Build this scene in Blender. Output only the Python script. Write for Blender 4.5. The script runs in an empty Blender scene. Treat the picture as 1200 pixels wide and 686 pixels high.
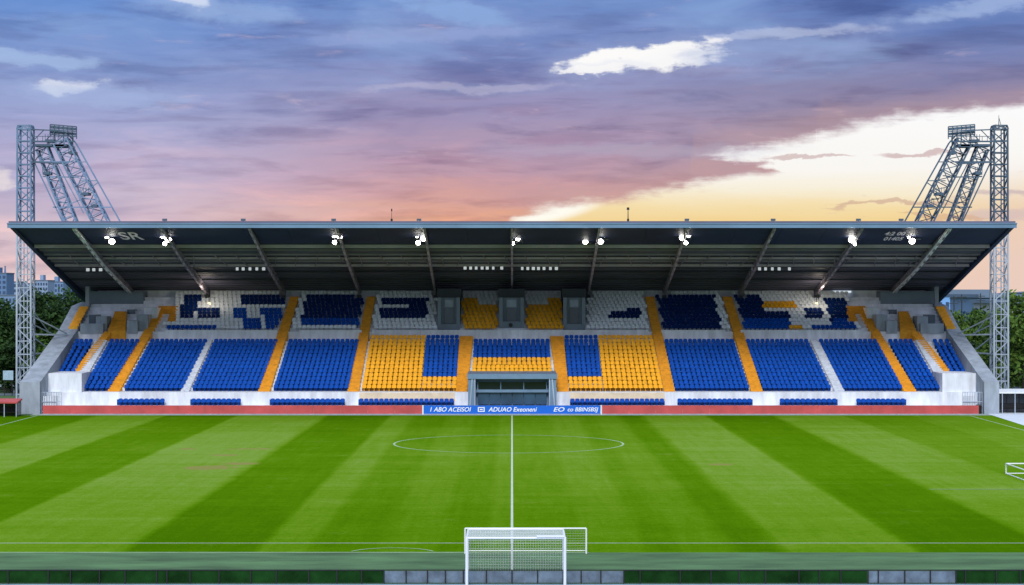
import bpy, math, random
from mathutils import Vector, Matrix
random.seed(7)
R = math.radians
S = bpy.context.scene
C = S.collection
F, CX, HZ, H = 2258.0, 600.0, 343.0, 12.1     # survey constants: focal length (px of a 1200 px wide frame), horizon row, eye height

def X_at(px, d): return (px - CX) * d / F
def Z_at(py, d): return H + (HZ - py) * d / F
def D_ground(py): return F * H / (py - HZ)
def at(px, py, d): return Vector((X_at(px, d), d, Z_at(py, d)))
def lin(r, g, b):
    f = lambda c: (c / 255 / 12.92) if c / 255 <= .04045 else ((c / 255 + .055) / 1.055) ** 2.4
    return (f(r), f(g), f(b), 1)

# ------------------------------------------------------------------ node helpers
class NT:
    def __init__(s, tree): s.t = tree; s.n = tree.nodes; s.l = tree.links
    def put(s, sock, v):
        if v is None: return
        if hasattr(v, 'is_linked') or hasattr(v, 'links'): s.l.new(v, sock)
        else: sock.default_value = v
    def new(s, typ, **kw):
        n = s.n.new(typ)
        for k, v in kw.items(): setattr(n, k, v)
        return n
    def m(s, op, a, b=None, c=None, clamp=False):
        n = s.new('ShaderNodeMath', operation=op, use_clamp=clamp)
        s.put(n.inputs[0], a); s.put(n.inputs[1], b); s.put(n.inputs[2], c)
        return n.outputs[0]
    def ss(s, v, a, b):
        n = s.new('ShaderNodeMapRange', interpolation_type='SMOOTHSTEP')
        s.put(n.inputs['Value'], v); s.put(n.inputs['From Min'], a); s.put(n.inputs['From Max'], b)
        return n.outputs['Result']
    def mr(s, v, a, b, c, d):
        n = s.new('ShaderNodeMapRange')
        for k, q in zip(('Value', 'From Min', 'From Max', 'To Min', 'To Max'), (v, a, b, c, d)): s.put(n.inputs[k], q)
        return n.outputs['Result']
    def ramp(s, fac, stops, interp='LINEAR'):
        n = s.new('ShaderNodeValToRGB'); r = n.color_ramp; r.interpolation = interp
        while len(r.elements) < len(stops): r.elements.new(0.5)
        for e, (p, c) in zip(r.elements, sorted(stops, key=lambda q: q[0])):
            e.position = p; e.color = c if len(c) == 4 else (*c, 1)
        s.put(n.inputs[0], fac); return n.outputs[0]
    def framp(s, fac, stops, interp='LINEAR'): return s.ramp(fac, [(p, (v, v, v, 1)) for p, v in stops], interp)
    def mix(s, fac, a, b, blend='MIX'):
        n = s.new('ShaderNodeMix', data_type='RGBA', blend_type=blend)
        s.put(n.inputs[0], fac); s.put(n.inputs[6], a); s.put(n.inputs[7], b)
        return n.outputs[2]
    def noise(s, vec, scale, detail=3, rough=.5, dist=0.0):
        n = s.new('ShaderNodeTexNoise'); s.put(n.inputs['Vector'], vec)
        n.inputs['Scale'].default_value = scale; n.inputs['Detail'].default_value = detail
        n.inputs['Roughness'].default_value = rough; n.inputs['Distortion'].default_value = dist
        return n.outputs['Fac']
    def scale(s, vec, v):
        n = s.new('ShaderNodeVectorMath', operation='MULTIPLY'); s.put(n.inputs[0], vec); n.inputs[1].default_value = v
        return n.outputs[0]
    def comb(s, x, y, z=0.0):
        n = s.new('ShaderNodeCombineXYZ'); s.put(n.inputs[0], x); s.put(n.inputs[1], y); s.put(n.inputs[2], z); return n.outputs[0]
    def sep(s, v):
        n = s.new('ShaderNodeSeparateXYZ'); s.put(n.inputs[0], v); return n.outputs

def mat(name, col, rough=.7, metal=0, var=.18, scale=1.2, spec=.3, stretch=(1, 1, 1), bump=0, emit=0):
    m = bpy.data.materials.new(name); m.use_nodes = True; t = NT(m.node_tree); b = t.n['Principled BSDF']
    pos = t.new('ShaderNodeTexCoord').outputs['Object']
    n = t.noise(t.scale(pos, stretch), scale, 5, .6)
    c = t.mix(1.0, col, t.ramp(n, [(.25, (1 - var,) * 3), (.75, (1 + var * .5,) * 3)]), 'MULTIPLY')
    t.put(b.inputs['Base Color'], c)
    b.inputs['Roughness'].default_value = rough; b.inputs['Metallic'].default_value = metal
    b.inputs['Specular IOR Level'].default_value = spec
    if bump:
        bm = t.new('ShaderNodeBump'); bm.inputs['Strength'].default_value = bump; t.put(bm.inputs['Height'], n); t.put(b.inputs['Normal'], bm.outputs[0])
    if emit:
        b.inputs['Emission Color'].default_value = col; b.inputs['Emission Strength'].default_value = emit
    return m

# ------------------------------------------------------------------ mesh helpers
class MB:
    def __init__(s): s.v = []; s.f = []; s.mi = []
    def add(s, vs, fs, mi=0):
        o = len(s.v); s.v += [tuple(v) for v in vs]; s.f += [tuple(i + o for i in f) for f in fs]; s.mi += [mi] * len(fs); return s
    def box(s, x0, x1, y0, y1, z0, z1, mi=0):
        return s.hexa([(x0, y0, z0), (x1, y0, z0), (x1, y1, z0), (x0, y1, z0), (x0, y0, z1), (x1, y0, z1), (x1, y1, z1), (x0, y1, z1)], mi)
    def hexa(s, p, mi=0):
        return s.add(p, [(3, 2, 1, 0), (4, 5, 6, 7), (0, 1, 5, 4), (1, 2, 6, 5), (2, 3, 7, 6), (3, 0, 4, 7)], mi)
    def bar(s, a, b, w, h=None, mi=0):
        a, b = Vector(a), Vector(b); h = h or w; d = (b - a)
        if d.length < 1e-6: return s
        d.normalize(); up = Vector((0, 0, 1)) if abs(d.z) < .95 else Vector((0, 1, 0))
        x = d.cross(up).normalized() * (w / 2); y = x.cross(d).normalized() * (h / 2)
        return s.hexa([a - x - y, a + x - y, a + x + y, a - x + y, b - x - y, b + x - y, b + x + y, b - x + y], mi)
    def tube(s, a, b, r0, r1=None, n=8, mi=0, cap=True):
        a, b = Vector(a), Vector(b); r1 = r0 if r1 is None else r1; d = (b - a).normalized()
        up = Vector((0, 0, 1)) if abs(d.z) < .95 else Vector((0, 1, 0)); x = d.cross(up).normalized(); y = x.cross(d)
        vs = [p + (x * math.cos(2 * math.pi * k / n) + y * math.sin(2 * math.pi * k / n)) * r for p, r in ((a, r0), (b, r1)) for k in range(n)]
        fs = [(k, (k + 1) % n, n + (k + 1) % n, n + k) for k in range(n)]
        if cap: fs += [tuple(range(n - 1, -1, -1)), tuple(range(n, 2 * n))]
        return s.add(vs, fs, mi)
    def build(s, name, mats, parent=None, loc=None, smooth=False):
        me = bpy.data.meshes.new(name); me.from_pydata(s.v, [], s.f)
        mats = mats if isinstance(mats, (list, tuple)) else [mats]
        for q in mats: me.materials.append(q)
        if len(mats) > 1: me.polygons.foreach_set('material_index', s.mi)
        if smooth: me.polygons.foreach_set('use_smooth', [True] * len(me.polygons))
        me.update()
        o = bpy.data.objects.new(name, me); C.objects.link(o)
        if parent:
            o.parent = parent; me.transform(Matrix.Translation(-parent_origin(parent)))
        elif loc is not None:
            me.transform(Matrix.Translation(-Vector(loc))); o.location = loc
        return o
def parent_origin(p):
    v = Vector((0, 0, 0))
    while p is not None: v += p.location; p = p.parent
    return v
def tag(o, label=None, cat=None, group=None, kind=None):
    for k, v in (('label', label), ('category', cat), ('group', group), ('kind', kind)):
        if v: o[k] = v
    return o
def empty(name, loc, label, cat, group=None):
    o = bpy.data.objects.new(name, None); C.objects.link(o); o.location = loc; o.empty_display_size = .5
    return tag(o, label, cat, group)
def copy_tree(o, parent=None):
    c = o.copy(); C.objects.link(c)
    if parent: c.parent = parent
    for ch in list(o.children): copy_tree(ch, c)
    return c
def structure(o): o['kind'] = 'structure'; return o

def text_mesh(s, size, shear=0.0, bold=.0):
    cu = bpy.data.curves.new('lettering', 'FONT'); cu.body = s; cu.size = size; cu.shear = shear; cu.offset = bold
    cu.align_x = 'CENTER'; cu.align_y = 'CENTER'; cu.extrude = .008
    ob = bpy.data.objects.new('lettering', cu); C.objects.link(ob)
    dg = bpy.context.evaluated_depsgraph_get(); me = bpy.data.meshes.new_from_object(ob.evaluated_get(dg))
    bpy.data.objects.remove(ob); return me
def lettering(s, size, p, rot, m, parent, name='lettering', width=None, shear=0, bold=0):
    me = text_mesh(s, size, shear, bold)
    if width:
        xs = [v.co.x for v in me.vertices]; k = width / (max(xs) - min(xs)); me.transform(Matrix.Diagonal((k, 1, 1, 1)))
    me.materials.clear(); me.materials.append(m)
    o = bpy.data.objects.new(name, me); C.objects.link(o)
    me.transform(Matrix.Translation(Vector(p)) @ rot.to_4x4()); o.parent = parent
    me.transform(Matrix.Translation(-parent_origin(parent))); return o

# ------------------------------------------------------------------ materials
M = {}
M['concrete_white'] = mat('white painted concrete', (.74, .78, .86, 1), .75, var=.32, scale=1.3, stretch=(1, 1, .25))
M['concrete_grey'] = mat('grey concrete', (.33, .38, .45, 1), .85, var=.38, scale=1.1, stretch=(1, 1, .35))
M['wall_grey'] = mat('blue grey wall', (.20, .25, .31, 1), .8, var=.2, scale=.5)
M['beige'] = mat('beige painted concrete', (.74, .62, .46, 1), .75)
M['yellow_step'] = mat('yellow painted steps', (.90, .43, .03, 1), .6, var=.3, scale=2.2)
M['yellow_riser_shade'] = mat('yellow riser darkened as shade', (.70, .31, .018, 1), .7, var=.35, scale=2)  # step fronts in a darker yellow, painting the shading of the risers
M['white_riser_shade'] = mat('white riser darkened as shade', (.56, .60, .68, 1), .7, var=.3, scale=2)  # darker white for step fronts, riser shading put into the colour
M['seat_blue'] = mat('blue seat plastic', (.0005, .072, .42, 1), .5, var=.4, scale=2.6, spec=.07)
M['seat_yellow'] = mat('yellow seat plastic', (.88, .415, .018, 1), .5, var=.3, scale=2.6, spec=.1)
M['seat_blue_shade'] = mat('shaded blue seat plastic', (.001, .020, .12, 1), .5, var=.3, scale=2.6, spec=.07)  # the blue seats again, darkened to paint the upper tier shadow
M['seat_white'] = mat('white seat plastic', (.76, .81, .88, 1), .5, var=.22, scale=2.6, spec=.1)
M['roof_dark'] = mat('dark roof sheeting', (.130, .128, .195, 1), .6, var=.4, scale=.5, stretch=(.25, 1, 1))
M['roof_navy'] = mat('navy front roof panel', (.034, .048, .110, 1), .6, var=.3, scale=.2, spec=.1)
M['fascia'] = mat('blue grey fascia metal', (.16, .27, .42, 1), .45, .3, var=.2, scale=.3)
M['purlin'] = mat('bronze grey purlin', (.53, .45, .56, 1), .5, .0, var=.35, scale=.35, stretch=(1, 1, 1))
M['rafter'] = mat('grey painted rafter', (.29, .26, .34, 1), .5, .0, var=.3, scale=.6)
M['rafter_pale'] = mat('pale rafter flange', (.80, .84, .90, 1), .5, 0, var=.2, scale=.6)
M['column_dark'] = mat('dark steel column', (.035, .045, .055, 1), .6, var=.2)
M['steel_blue'] = mat('blue grey lattice steel', (.17, .265, .41, 1), .5, .1, var=.35, scale=.25)
M['steel_dark'] = mat('dark lattice steel', (.075, .125, .185, 1), .5, .2, var=.35, scale=.25)
M['steel_pale'] = mat('pale galvanised lattice steel', (.42, .49, .60, 1), .45, .2, var=.3, scale=.3)
M['glass_dark'] = mat('dark window glass', (.008, .014, .024, 1), .12, var=.3, scale=.4, spec=.6)
M['glass_blue'] = mat('blue grey glass', (.035, .075, .13, 1), .2, var=.4, scale=.5, spec=.6)
M['frame_blue'] = mat('grey blue metal frame', (.17, .27, .40, 1), .45, .2, var=.15)
M['board_red'] = mat('faded red board', (.52, .085, .085, 1), .55, var=.3, scale=.6)
M['board_blue'] = mat('bright blue board', (.010, .13, .62, 1), .4, var=.1, scale=.35)
M['white_paint'] = mat('white paint', (.72, .75, .78, 1), .45, var=.08)
M['letter_white'] = mat('white letters', (.86, .88, .92, 1), .5, var=.08)
M['roof_letter'] = mat('pale roof letters', (.95, .80, .98, 1), .6, var=.08)
M['lens'] = mat('lit floodlight lens', (1, .97, .88, 1), .3, var=0, emit=40)
M['lens_warm'] = mat('warm lit lamp', (1, .80, .45, 1), .3, var=0, emit=2.5)
M['letter_tile_glow'] = mat('glowing letter tile', (.85, .9, .95, 1), .3, var=.2, emit=.45)  # glow given to letter tiles that are no lamps
M['lens_off'] = mat('unlit lamp glass', (.30, .38, .48, 1), .2, var=.2, scale=3)
M['black'] = mat('black metal', (.015, .016, .018, 1), .5)
M['fence_green'] = mat('dark green fence screen', (.009, .046, .009, 1), .8, spec=.05, var=.75, scale=.9)
M['fence_grey'] = mat('grey blue fence board', (.14, .19, .25, 1), .6, var=.6, scale=1.5)
M['kerb'] = mat('blue grey concrete kerb', (.26, .36, .50, 1), .8, var=.25, scale=.5)
M['path'] = mat('pale paving', (.62, .68, .76, 1), .85, var=.12, scale=.4)
M['bark'] = mat('tree bark', (.055, .042, .032, 1), .9, var=.4, scale=3)
M['net'] = mat('white net cord', (.62, .66, .68, 1), .7)

def leaf_mat(name, dark, light):
    m = bpy.data.materials.new(name); m.use_nodes = True; t = NT(m.node_tree); b = t.n['Principled BSDF']
    pos = t.new('ShaderNodeTexCoord').outputs['Object']
    n1 = t.noise(pos, .55, 4, .65); n2 = t.noise(pos, 4.0, 2)
    n = t.m('ADD', t.m('MULTIPLY', n1, .7), t.m('MULTIPLY', n2, .3))
    t.put(b.inputs['Base Color'], t.ramp(n, [(.32, dark), (.66, light)])); b.inputs['Roughness'].default_value = .7
    b.inputs['Specular IOR Level'].default_value = .15
    return m
M['leaf_dark'] = leaf_mat('dark leaves', (.008, .022, .008, 1), (.035, .085, .018, 1))
M['leaf_mid'] = leaf_mat('mid green leaves', (.016, .045, .010, 1), (.085, .17, .025, 1))
M['leaf_bright'] = leaf_mat('bright green leaves', (.022, .055, .010, 1), (.13, .23, .035, 1))
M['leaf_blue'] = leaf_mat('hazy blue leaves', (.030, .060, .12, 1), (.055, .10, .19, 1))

def grass_mat():
    m = bpy.data.materials.new('mown pitch grass'); m.use_nodes = True; t = NT(m.node_tree); b = t.n['Principled BSDF']
    pos = t.new('ShaderNodeTexCoord').outputs['Object']; x, y, z = t.sep(pos)
    wob = t.m('MULTIPLY', t.m('SUBTRACT', t.noise(pos, .35, 3), .5), .35)
    xw = t.m('ADD', x, wob); fac = t.mr(xw, -60, 60, 0, 1)
    P = lambda v: (v + 60) / 120.0
    edges = [(-60, .12), (-47, .2), (-40.8, .85), (-34, .22), (-27, .92), (-18.2, .12), (-11.9, .72), (-9.6, .38), (-6.2, .62), (-3.6, .42), (-1.2, .62), (0.1, .5), (3.6, .66), (6.4, .4), (8.0, .58), (10.4, .22), (12.7, .88), (19.1, .10), (25.7, .82), (32.5, .48), (39, .68), (47, .3)]
    st = []
    for k, (e, v) in enumerate(edges):
        if k: st.append((P(e) - .0016, edges[k - 1][1]))
        st.append((P(e) + .0016, v))
    # ramps hold 32 stops: two ramps side by side
    n = len(st); a = t.framp(fac, st[:22]); c = t.framp(fac, st[22:])
    stripe = t.mix(t.m('GREATER_THAN', fac, (st[21][0] + st[22][0]) / 2), a, c)
    fine = t.noise(t.scale(pos, (1.1, .06, 1)), 1.6, 4, .6)         # mower streaks
    cross = t.noise(t.scale(pos, (.05, .55, 1)), 1.0, 4, .65)       # faint bands across
    blot = t.noise(pos, .11, 4, .6); speck = t.noise(pos, 5.5, 4, .75)
    stripe = t.m('ADD', t.m('MULTIPLY', stripe, .70), .15)
    v = t.m('ADD', stripe, t.m('MULTIPLY', t.m('SUBTRACT', fine, .5), .34))
    v = t.m('ADD', v, t.m('MULTIPLY', t.m('SUBTRACT', cross, .5), .45))
    v = t.m('ADD', v, t.m('MULTIPLY', t.m('SUBTRACT', blot, .5), .45))
    mott = t.noise(pos, 1.3, 4, .7); v = t.m('ADD', v, t.m('MULTIPLY', t.m('SUBTRACT', mott, .5), .45))
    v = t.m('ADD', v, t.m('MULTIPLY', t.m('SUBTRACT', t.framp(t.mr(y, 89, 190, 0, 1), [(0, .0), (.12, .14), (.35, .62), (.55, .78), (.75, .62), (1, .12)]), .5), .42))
    v = t.m('ADD', v, t.m('MULTIPLY', t.m('SUBTRACT', speck, .5), .95), clamp=True)
    col = t.ramp(v, [(0, (.050, .134, .001, 1)), (.35, (.080, .186, .002, 1)), (.7, (.126, .240, .013, 1)), (1, (.180, .288, .048, 1))])
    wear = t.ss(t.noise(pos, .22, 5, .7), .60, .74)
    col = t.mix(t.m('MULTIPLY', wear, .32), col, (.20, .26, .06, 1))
    tot = None
    for (cx, cy, rx, ry) in ((-20.9, 133, 2.6, 2.4), (-19.2, 136.2, 1.8, 1.6), (-25.2, 149, 1.1, 1.2), (-20.2, 149, 2.4, 1.0), (-21.4, 143.2, 1.6, 1.0), (14.6, 135.5, 1.4, 1.2)):
        q = t.m('ADD', t.m('POWER', t.m('DIVIDE', t.m('SUBTRACT', x, cx), rx), 2.0), t.m('POWER', t.m('DIVIDE', t.m('SUBTRACT', y, cy), ry), 2.0))
        e_ = t.ss(q, 1.3, .0); tot = e_ if tot is None else t.m('MAXIMUM', tot, e_)
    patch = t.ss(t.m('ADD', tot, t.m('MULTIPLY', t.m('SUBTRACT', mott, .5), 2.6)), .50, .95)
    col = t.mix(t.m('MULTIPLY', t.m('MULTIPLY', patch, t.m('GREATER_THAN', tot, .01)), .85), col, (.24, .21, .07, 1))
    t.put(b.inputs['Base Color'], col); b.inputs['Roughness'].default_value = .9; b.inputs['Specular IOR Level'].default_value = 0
    bm = t.new('ShaderNodeBump'); bm.inputs['Strength'].default_value = .35; bm.inputs['Distance'].default_value = .05
    t.put(bm.inputs['Height'], speck); t.put(b.inputs['Normal'], bm.outputs[0])
    return m
M['grass'] = grass_mat()
M['turf_grey'] = mat('grey green artificial turf', (.080, .168, .066, 1), .9, var=.6, scale=.6, stretch=(.35, 1, 1))
M['ground'] = mat('rough ground', (.055, .11, .03, 1), .95, var=.5, scale=.08)
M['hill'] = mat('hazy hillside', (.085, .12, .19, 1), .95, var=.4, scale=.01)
M['line'] = mat('white line paint', (.50, .58, .44, 1), .8, var=.25, scale=1.4)
M['line_faint'] = mat('worn line paint', (.36, .50, .30, 1), .85, var=.35, scale=1.1)
M['bare'] = mat('worn turf', (.22, .22, .07, 1), .9, var=.5, scale=1.5)

# ------------------------------------------------------------------ the setting
def sheet(name, pts, z, m):
    b = MB(); b.add([(x, y, z) for x, y in pts], [tuple(range(len(pts)))]); return structure(b.build(name, m))
def rect(name, x0, x1, y0, y1, z, m): return sheet(name, [(x0, y0), (x1, y0), (x1, y1), (x0, y1)], z, m)
rect('ground', -3500, 3500, -300, 6000, 0, M['ground'])
rect('pitch', -60, 58, D_ground(648), 189.6, .01, M['grass'])
rect('turf_lane', -60, 60, D_ground(668), D_ground(648), .014, M['turf_grey'])
rect('pavement', -60, 60, 55, 79.6, .012, M['kerb'])
structure(MB().box(-60, 60, 79.605, 79.85, 0, .02).build('kerb', M['kerb']))
rect('verge', -60, 60, 79.86, D_ground(668) - .01, .006, M['ground'])
rect('apron', -47.5, 47.5, 189.6, 192.6, .012, mat('grey apron', (.30, .37, .36, 1), .9))
sheet('footpath', [(46.2, 168), (52, 160), (60, 160), (52.5, 196), (47.6, 196.5)], .016, M['path'])
# painted markings
mk = MB()
def line(x0, y0, x1, y1, w, z=.018, b=None):
    b = b or mk; d = Vector((x1 - x0, y1 - y0, 0)).normalized(); n = Vector((-d.y, d.x, 0)) * w / 2
    b.add([(x0 - n.x, y0 - n.y, z), (x1 - n.x, y1 - n.y, z), (x1 + n.x, y1 + n.y, z), (x0 + n.x, y0 + n.y, z)], [(0, 1, 2, 3)])
def arc(cx, cy, r, a0, a1, w, z=.018, n=64, b=None):
    b = b or mk; vs = []
    for k in range(n + 1):
        a = a0 + (a1 - a0) * k / n
        vs += [(cx + (r - w / 2) * math.cos(a), cy + (r - w / 2) * math.sin(a), z), (cx + (r + w / 2) * math.cos(a), cy + (r + w / 2) * math.sin(a), z)]
    b.add(vs, [(2 * k, 2 * k + 1, 2 * k + 3, 2 * k + 2) for k in range(n)])
line(0, D_ground(637), 0, 189.4, .13, .022)
line(-60, D_ground(637), 58, D_ground(637), .12)
structure(mk.build('pitch_lines', M['line']))
mk = MB()
arc(-.27, 154.2, 9.16, 0, 2 * math.pi, .17, .018)
line(-60, D_ground(648), X_at(690, 89.5), D_ground(648), .16, .022)
line(44.9, 93.5, 44.9, 189, .14, .018)
line(-46.6, 120, -46.6, 189, .14, .018)
line(X_at(1089, 118.3), 118.3, 46, 118.3, .12, .026)
arc(X_at(460, 90), 89.0, 2.1, R(25), R(155), .09, .030, 24)
arc(44.9, 189, 1.0, R(180), R(270), .1, .026, 10)
structure(mk.build('worn_pitch_lines', M['line_faint']))
# far hills
def hill(name, x0, x1, d, h0, seed, m):
    rnd = random.Random(seed); b = MB(); n = 60; vs = []
    ph = [rnd.uniform(0, 6) for _ in range(5)]
    for k in range(n + 1):
        u = k / n; x = x0 + (x1 - x0) * u
        h = h0 * (.75 + .25 * math.sin(u * 5 + ph[0]) + .10 * math.sin(u * 17 + ph[1]) + .05 * math.sin(u * 47 + ph[2])) * min(1, 6 * u, 6 * (1 - u))
        vs += [(x, d - 260, -1), (x, d, max(h, 0))]
        vs += [(x, d + 400, -1)]
    fs = []
    for k in range(n):
        a = 3 * k; fs += [(a, a + 3, a + 4, a + 1), (a + 1, a + 4, a + 5, a + 2)]
    return structure(b.add(vs, fs).build(name, m))
hill('distant_hill', -2600, -350, 2900, 26, 3, M['hill'])
hill('distant_hill', 350, 2600, 2700, 24, 5, M['hill'])

# ------------------------------------------------------------------ grandstand
T0 = 194.0
def zline(t): return 1.0 + .46 * t
ROWS_LO = [2.3 + .8 * i for i in range(13)]
ROWS_UP = [15.0 + .8 * i for i in range(11)]
WX = 47.0
stand = empty('grandstand', (0, 205, 0), 'roofed football grandstand with banked blue and yellow seating', 'grandstand')
# stepped terrace: profile (t, z)
prof = [(-1.0, 0), (-1.0, .72), (.75, .72), (.75, 1.98)]
for t in ROWS_LO:
    z = zline(t) - .03
    prof += [(t - .12 if t > 2.31 else .75, z), (t + .68, z)]
z = zline(12.7); prof += [(12.58, z), (14.6, z), (14.6, zline(15.0) - .03)]
for t in ROWS_UP[1:]:
    z = zline(t) - .03
    prof += [(t - .12, zline(t - .8) - .03), (t - .12, z)]
prof += [(24.6, zline(23.0) - .03), (24.6, 12.35), (25.0, 12.35), (25.0, 0)]
# drop duplicate points
pp = [prof[0]]
for p in prof[1:]:
    if abs(p[0] - pp[-1][0]) + abs(p[1] - pp[-1][1]) > 1e-4: pp.append(p)
# make stepped (vertical risers)
st = [pp[0]]
for p in pp[1:]:
    q = st[-1]
    if abs(p[0] - q[0]) > 1e-4 and abs(p[1] - q[1]) > 1e-4: st.append((p[0], q[1]))
    st.append(p)
b = MB(); n = len(st)
vs = [(x, T0 + t, z) for x in (-WX, WX) for t, z in st]
fs = [(k, k + n, k + n + 1, k + 1) for k in range(n - 1)]
fs += [tuple(range(n)), tuple(range(2 * n - 1, n - 1, -1))]
b.add(vs, fs).build('terrace', M['concrete_white'], stand)
def floor_z(t):
    for k in range(len(st) - 1):
        if st[k][0] <= t <= st[k + 1][0] and abs(st[k][1] - st[k + 1][1]) < 1e-4: return st[k][1]
    return zline(t)

# end walls: sloped parapets
for s, xo in ((-1, 49.0), (1, 48.5)):
    b = MB(); pts = [(191.8, 0), (191.8, 3.2), (192.6, 3.35), (208.5, 8.1), (214.5, 10.6), (219, 11.0), (219, 0)]; n = len(pts)
    vs = [(s * (WX + .002), d, z) for d, z in pts] + [(s * xo, d, z) for d, z in pts]
    fs = [tuple(range(n)), tuple(range(2 * n - 1, n - 1, -1))] + [(k, (k + 1) % n, n + (k + 1) % n, n + k) for k in range(n)]
    b.add(vs, fs).build('end_wall', M['concrete_grey'], stand)
    # yellow steps on the upper end of the parapet
    b = MB()
    for k in range(8):
        d = 208.6 + k * .72; z = 8.1 + (d - 208.5) * 2.5 / 6
        b.box(min(s * 47.05, s * 48.0), max(s * 47.05, s * 48.0), d, d + .7, z - .3, z + .32)
    tag(b.build('stairs', M['yellow_step'], stand), 'short yellow steps on the end wall')
    # landing at the end of the lower rows with a railing enclosure
    x0, x1 = sorted((s * 43.6, s * 46.99))
    MB().box(x0, x1, 195.2, 200.3, .75, 3.92).build('landing', M['concrete_white'], stand)
    b = MB(); xa, xb = sorted((s * 45.0, s * 46.95))
    for q in range(9): b.bar((xa + (xb - xa) * q / 8, 192.4, .0), (xa + (xb - xa) * q / 8, 192.4, 2.15), .05)
    for zz in (.25, 1.2, 2.15): b.bar((xa, 192.4, zz), (xb, 192.4, zz), .06)
    rl = b.build('railing', M['steel_pale'], stand)
    MB().box(xa + .1, xb - .5, 192.5, 192.9, .1, 1.75).build('railing_panel', M['concrete_white'], rl)

# stairs in the aisles: (px at y, px at y ...)
def xe(e, y):
    (y0, a), (y1, c) = e; return a + (c - a) * (y - y0) / (y1 - y0)
def y_of(t, dz=0): return HZ + (H - zline(t) - dz) * F / (T0 + t)
def stairs(left, right, t0, t1, m, label=None, step=.4):
    b = MB(); t = t0
    while t < t1 - 1e-3:
        y = y_of(t); d = T0 + t; d2 = d + step
        xs = [X_at(xe(e, y), d) for e in (left, right)]
        z = zline(t) + .30
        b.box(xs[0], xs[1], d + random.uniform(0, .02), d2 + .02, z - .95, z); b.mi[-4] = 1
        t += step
    return tag(b.build('stairs', [m, M['yellow_riser_shade'] if m is M['yellow_step'] else M['white_riser_shade']], stand), label)
Y = M['yellow_step']
AIS = {
 'A1': (((467, 122), (365, 184)), ((467, 136.5), (365, 193))),
 'A2': (((464.5, 301), (354.6, 338.5)), ((464.5, 315), (354.6, 349))),
 'A3': (((470, 405), (354.6, 429)), ((470, 419), (354.6, 439))),
 'A6': (((470, 780), (354.6, 757)), ((470, 793), (354.6, 767.5))),
 'A7': (((470, 883), (354.6, 848)), ((470, 897), (354.6, 859))),
 'A8': (((467, 1063), (365, 1006)), ((467, 1078), (365, 1015))),
 'A4': (((464.5, 533.6), (396, 538.6)), ((464.5, 547), (396, 554.6))),
 'A5': (((464.5, 654), (396, 644.5)), ((464.5, 667), (396, 660.5))),
 'A0': (((436, 87.2), (394, 120)), ((436, 95.5), (394, 129))),
 'A9': (((436, 1104), (394, 1069)), ((436, 1113), (394, 1079))),
}
for k in ('A2', 'A3', 'A6', 'A7'): stairs(*AIS[k], .9, 22.6, Y, 'yellow aisle stairs through both tiers')
for k in ('A1', 'A8'): stairs(*AIS[k], .9, 20.2, Y, 'yellow aisle stairs through both tiers')
for k in ('A4', 'A5'): stairs(*AIS[k], .9, 13.6, Y, 'yellow stairs beside the tunnel')
for k in ('A0', 'A9'): stairs(*AIS[k], 6.3, 14.4, Y, 'short yellow stairs at the end of the stand')
Wt = M['concrete_white']
stairs(((457, 213.5), (397, 244)), ((457, 223), (397, 251)), 2.0, 12.7, Wt)
stairs(((457, 976.5), (397, 947.5)), ((457, 988), (397, 957.5)), 2.0, 12.7, Wt)
stairs(((457, 82), (397, 117)), ((457, 94), (397, 128)), 2.0, 12.7, Wt)
stairs(((457, 1104.5), (397, 1070)), ((457, 1117), (397, 1081)), 2.0, 12.7, Wt)
# painted platforms beside the end stairs and the crooks of the yellow stairs
def slab(poly, m, name, dz=.18, parent=None):
    """a thin raised slab following the terrace, its outline given by rows of (t, px left, px right)"""
    b = MB()
    for (t0, a0, c0), (t1, a1, c1) in zip(poly, poly[1:]):
        t = t0
        while t < t1 - 1e-3:
            u = (t - t0) / (t1 - t0); d = T0 + t; s = min(.4, t1 - t)
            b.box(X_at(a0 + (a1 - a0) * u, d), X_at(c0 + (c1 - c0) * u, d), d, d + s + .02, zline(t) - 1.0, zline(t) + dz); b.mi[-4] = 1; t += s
    return b.build(name, [m, M['yellow_riser_shade']], parent or stand)
slab([(14.3, 126, 147), (19.0, 135, 148)], Y, 'stairs', .42); slab([(14.3, 1055, 1074), (19.0, 1053, 1064)], Y, 'stairs', .42)
slab([(18.9, 184, 208), (20.2, 186, 209)], Y, 'stairs', .36); slab([(16.6, 196, 204), (18.9, 199, 208.5)], Y, 'stairs', .35)
slab([(18.9, 993, 1015), (20.2, 992, 1014)], Y, 'stairs', .36); slab([(16.6, 998, 1006), (18.9, 993, 1001)], Y, 'stairs', .35)
M['row_shade_blue'] = mat('dark blue seat row shade', (.006, .035, .16, 1), .8); M['row_shade_brown'] = mat('ochre brown seat row shade', (.25, .11, .012, 1), .8)  # dark colours that paint the shade in the gaps between seat rows
def add_row_shade(name, m, blocks):
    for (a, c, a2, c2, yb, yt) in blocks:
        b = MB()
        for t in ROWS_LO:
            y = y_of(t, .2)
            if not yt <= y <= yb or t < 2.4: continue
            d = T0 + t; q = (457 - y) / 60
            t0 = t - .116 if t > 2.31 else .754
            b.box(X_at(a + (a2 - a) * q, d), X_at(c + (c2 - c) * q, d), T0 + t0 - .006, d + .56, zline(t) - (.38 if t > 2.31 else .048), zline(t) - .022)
        b.build(name, m, stand)
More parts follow.
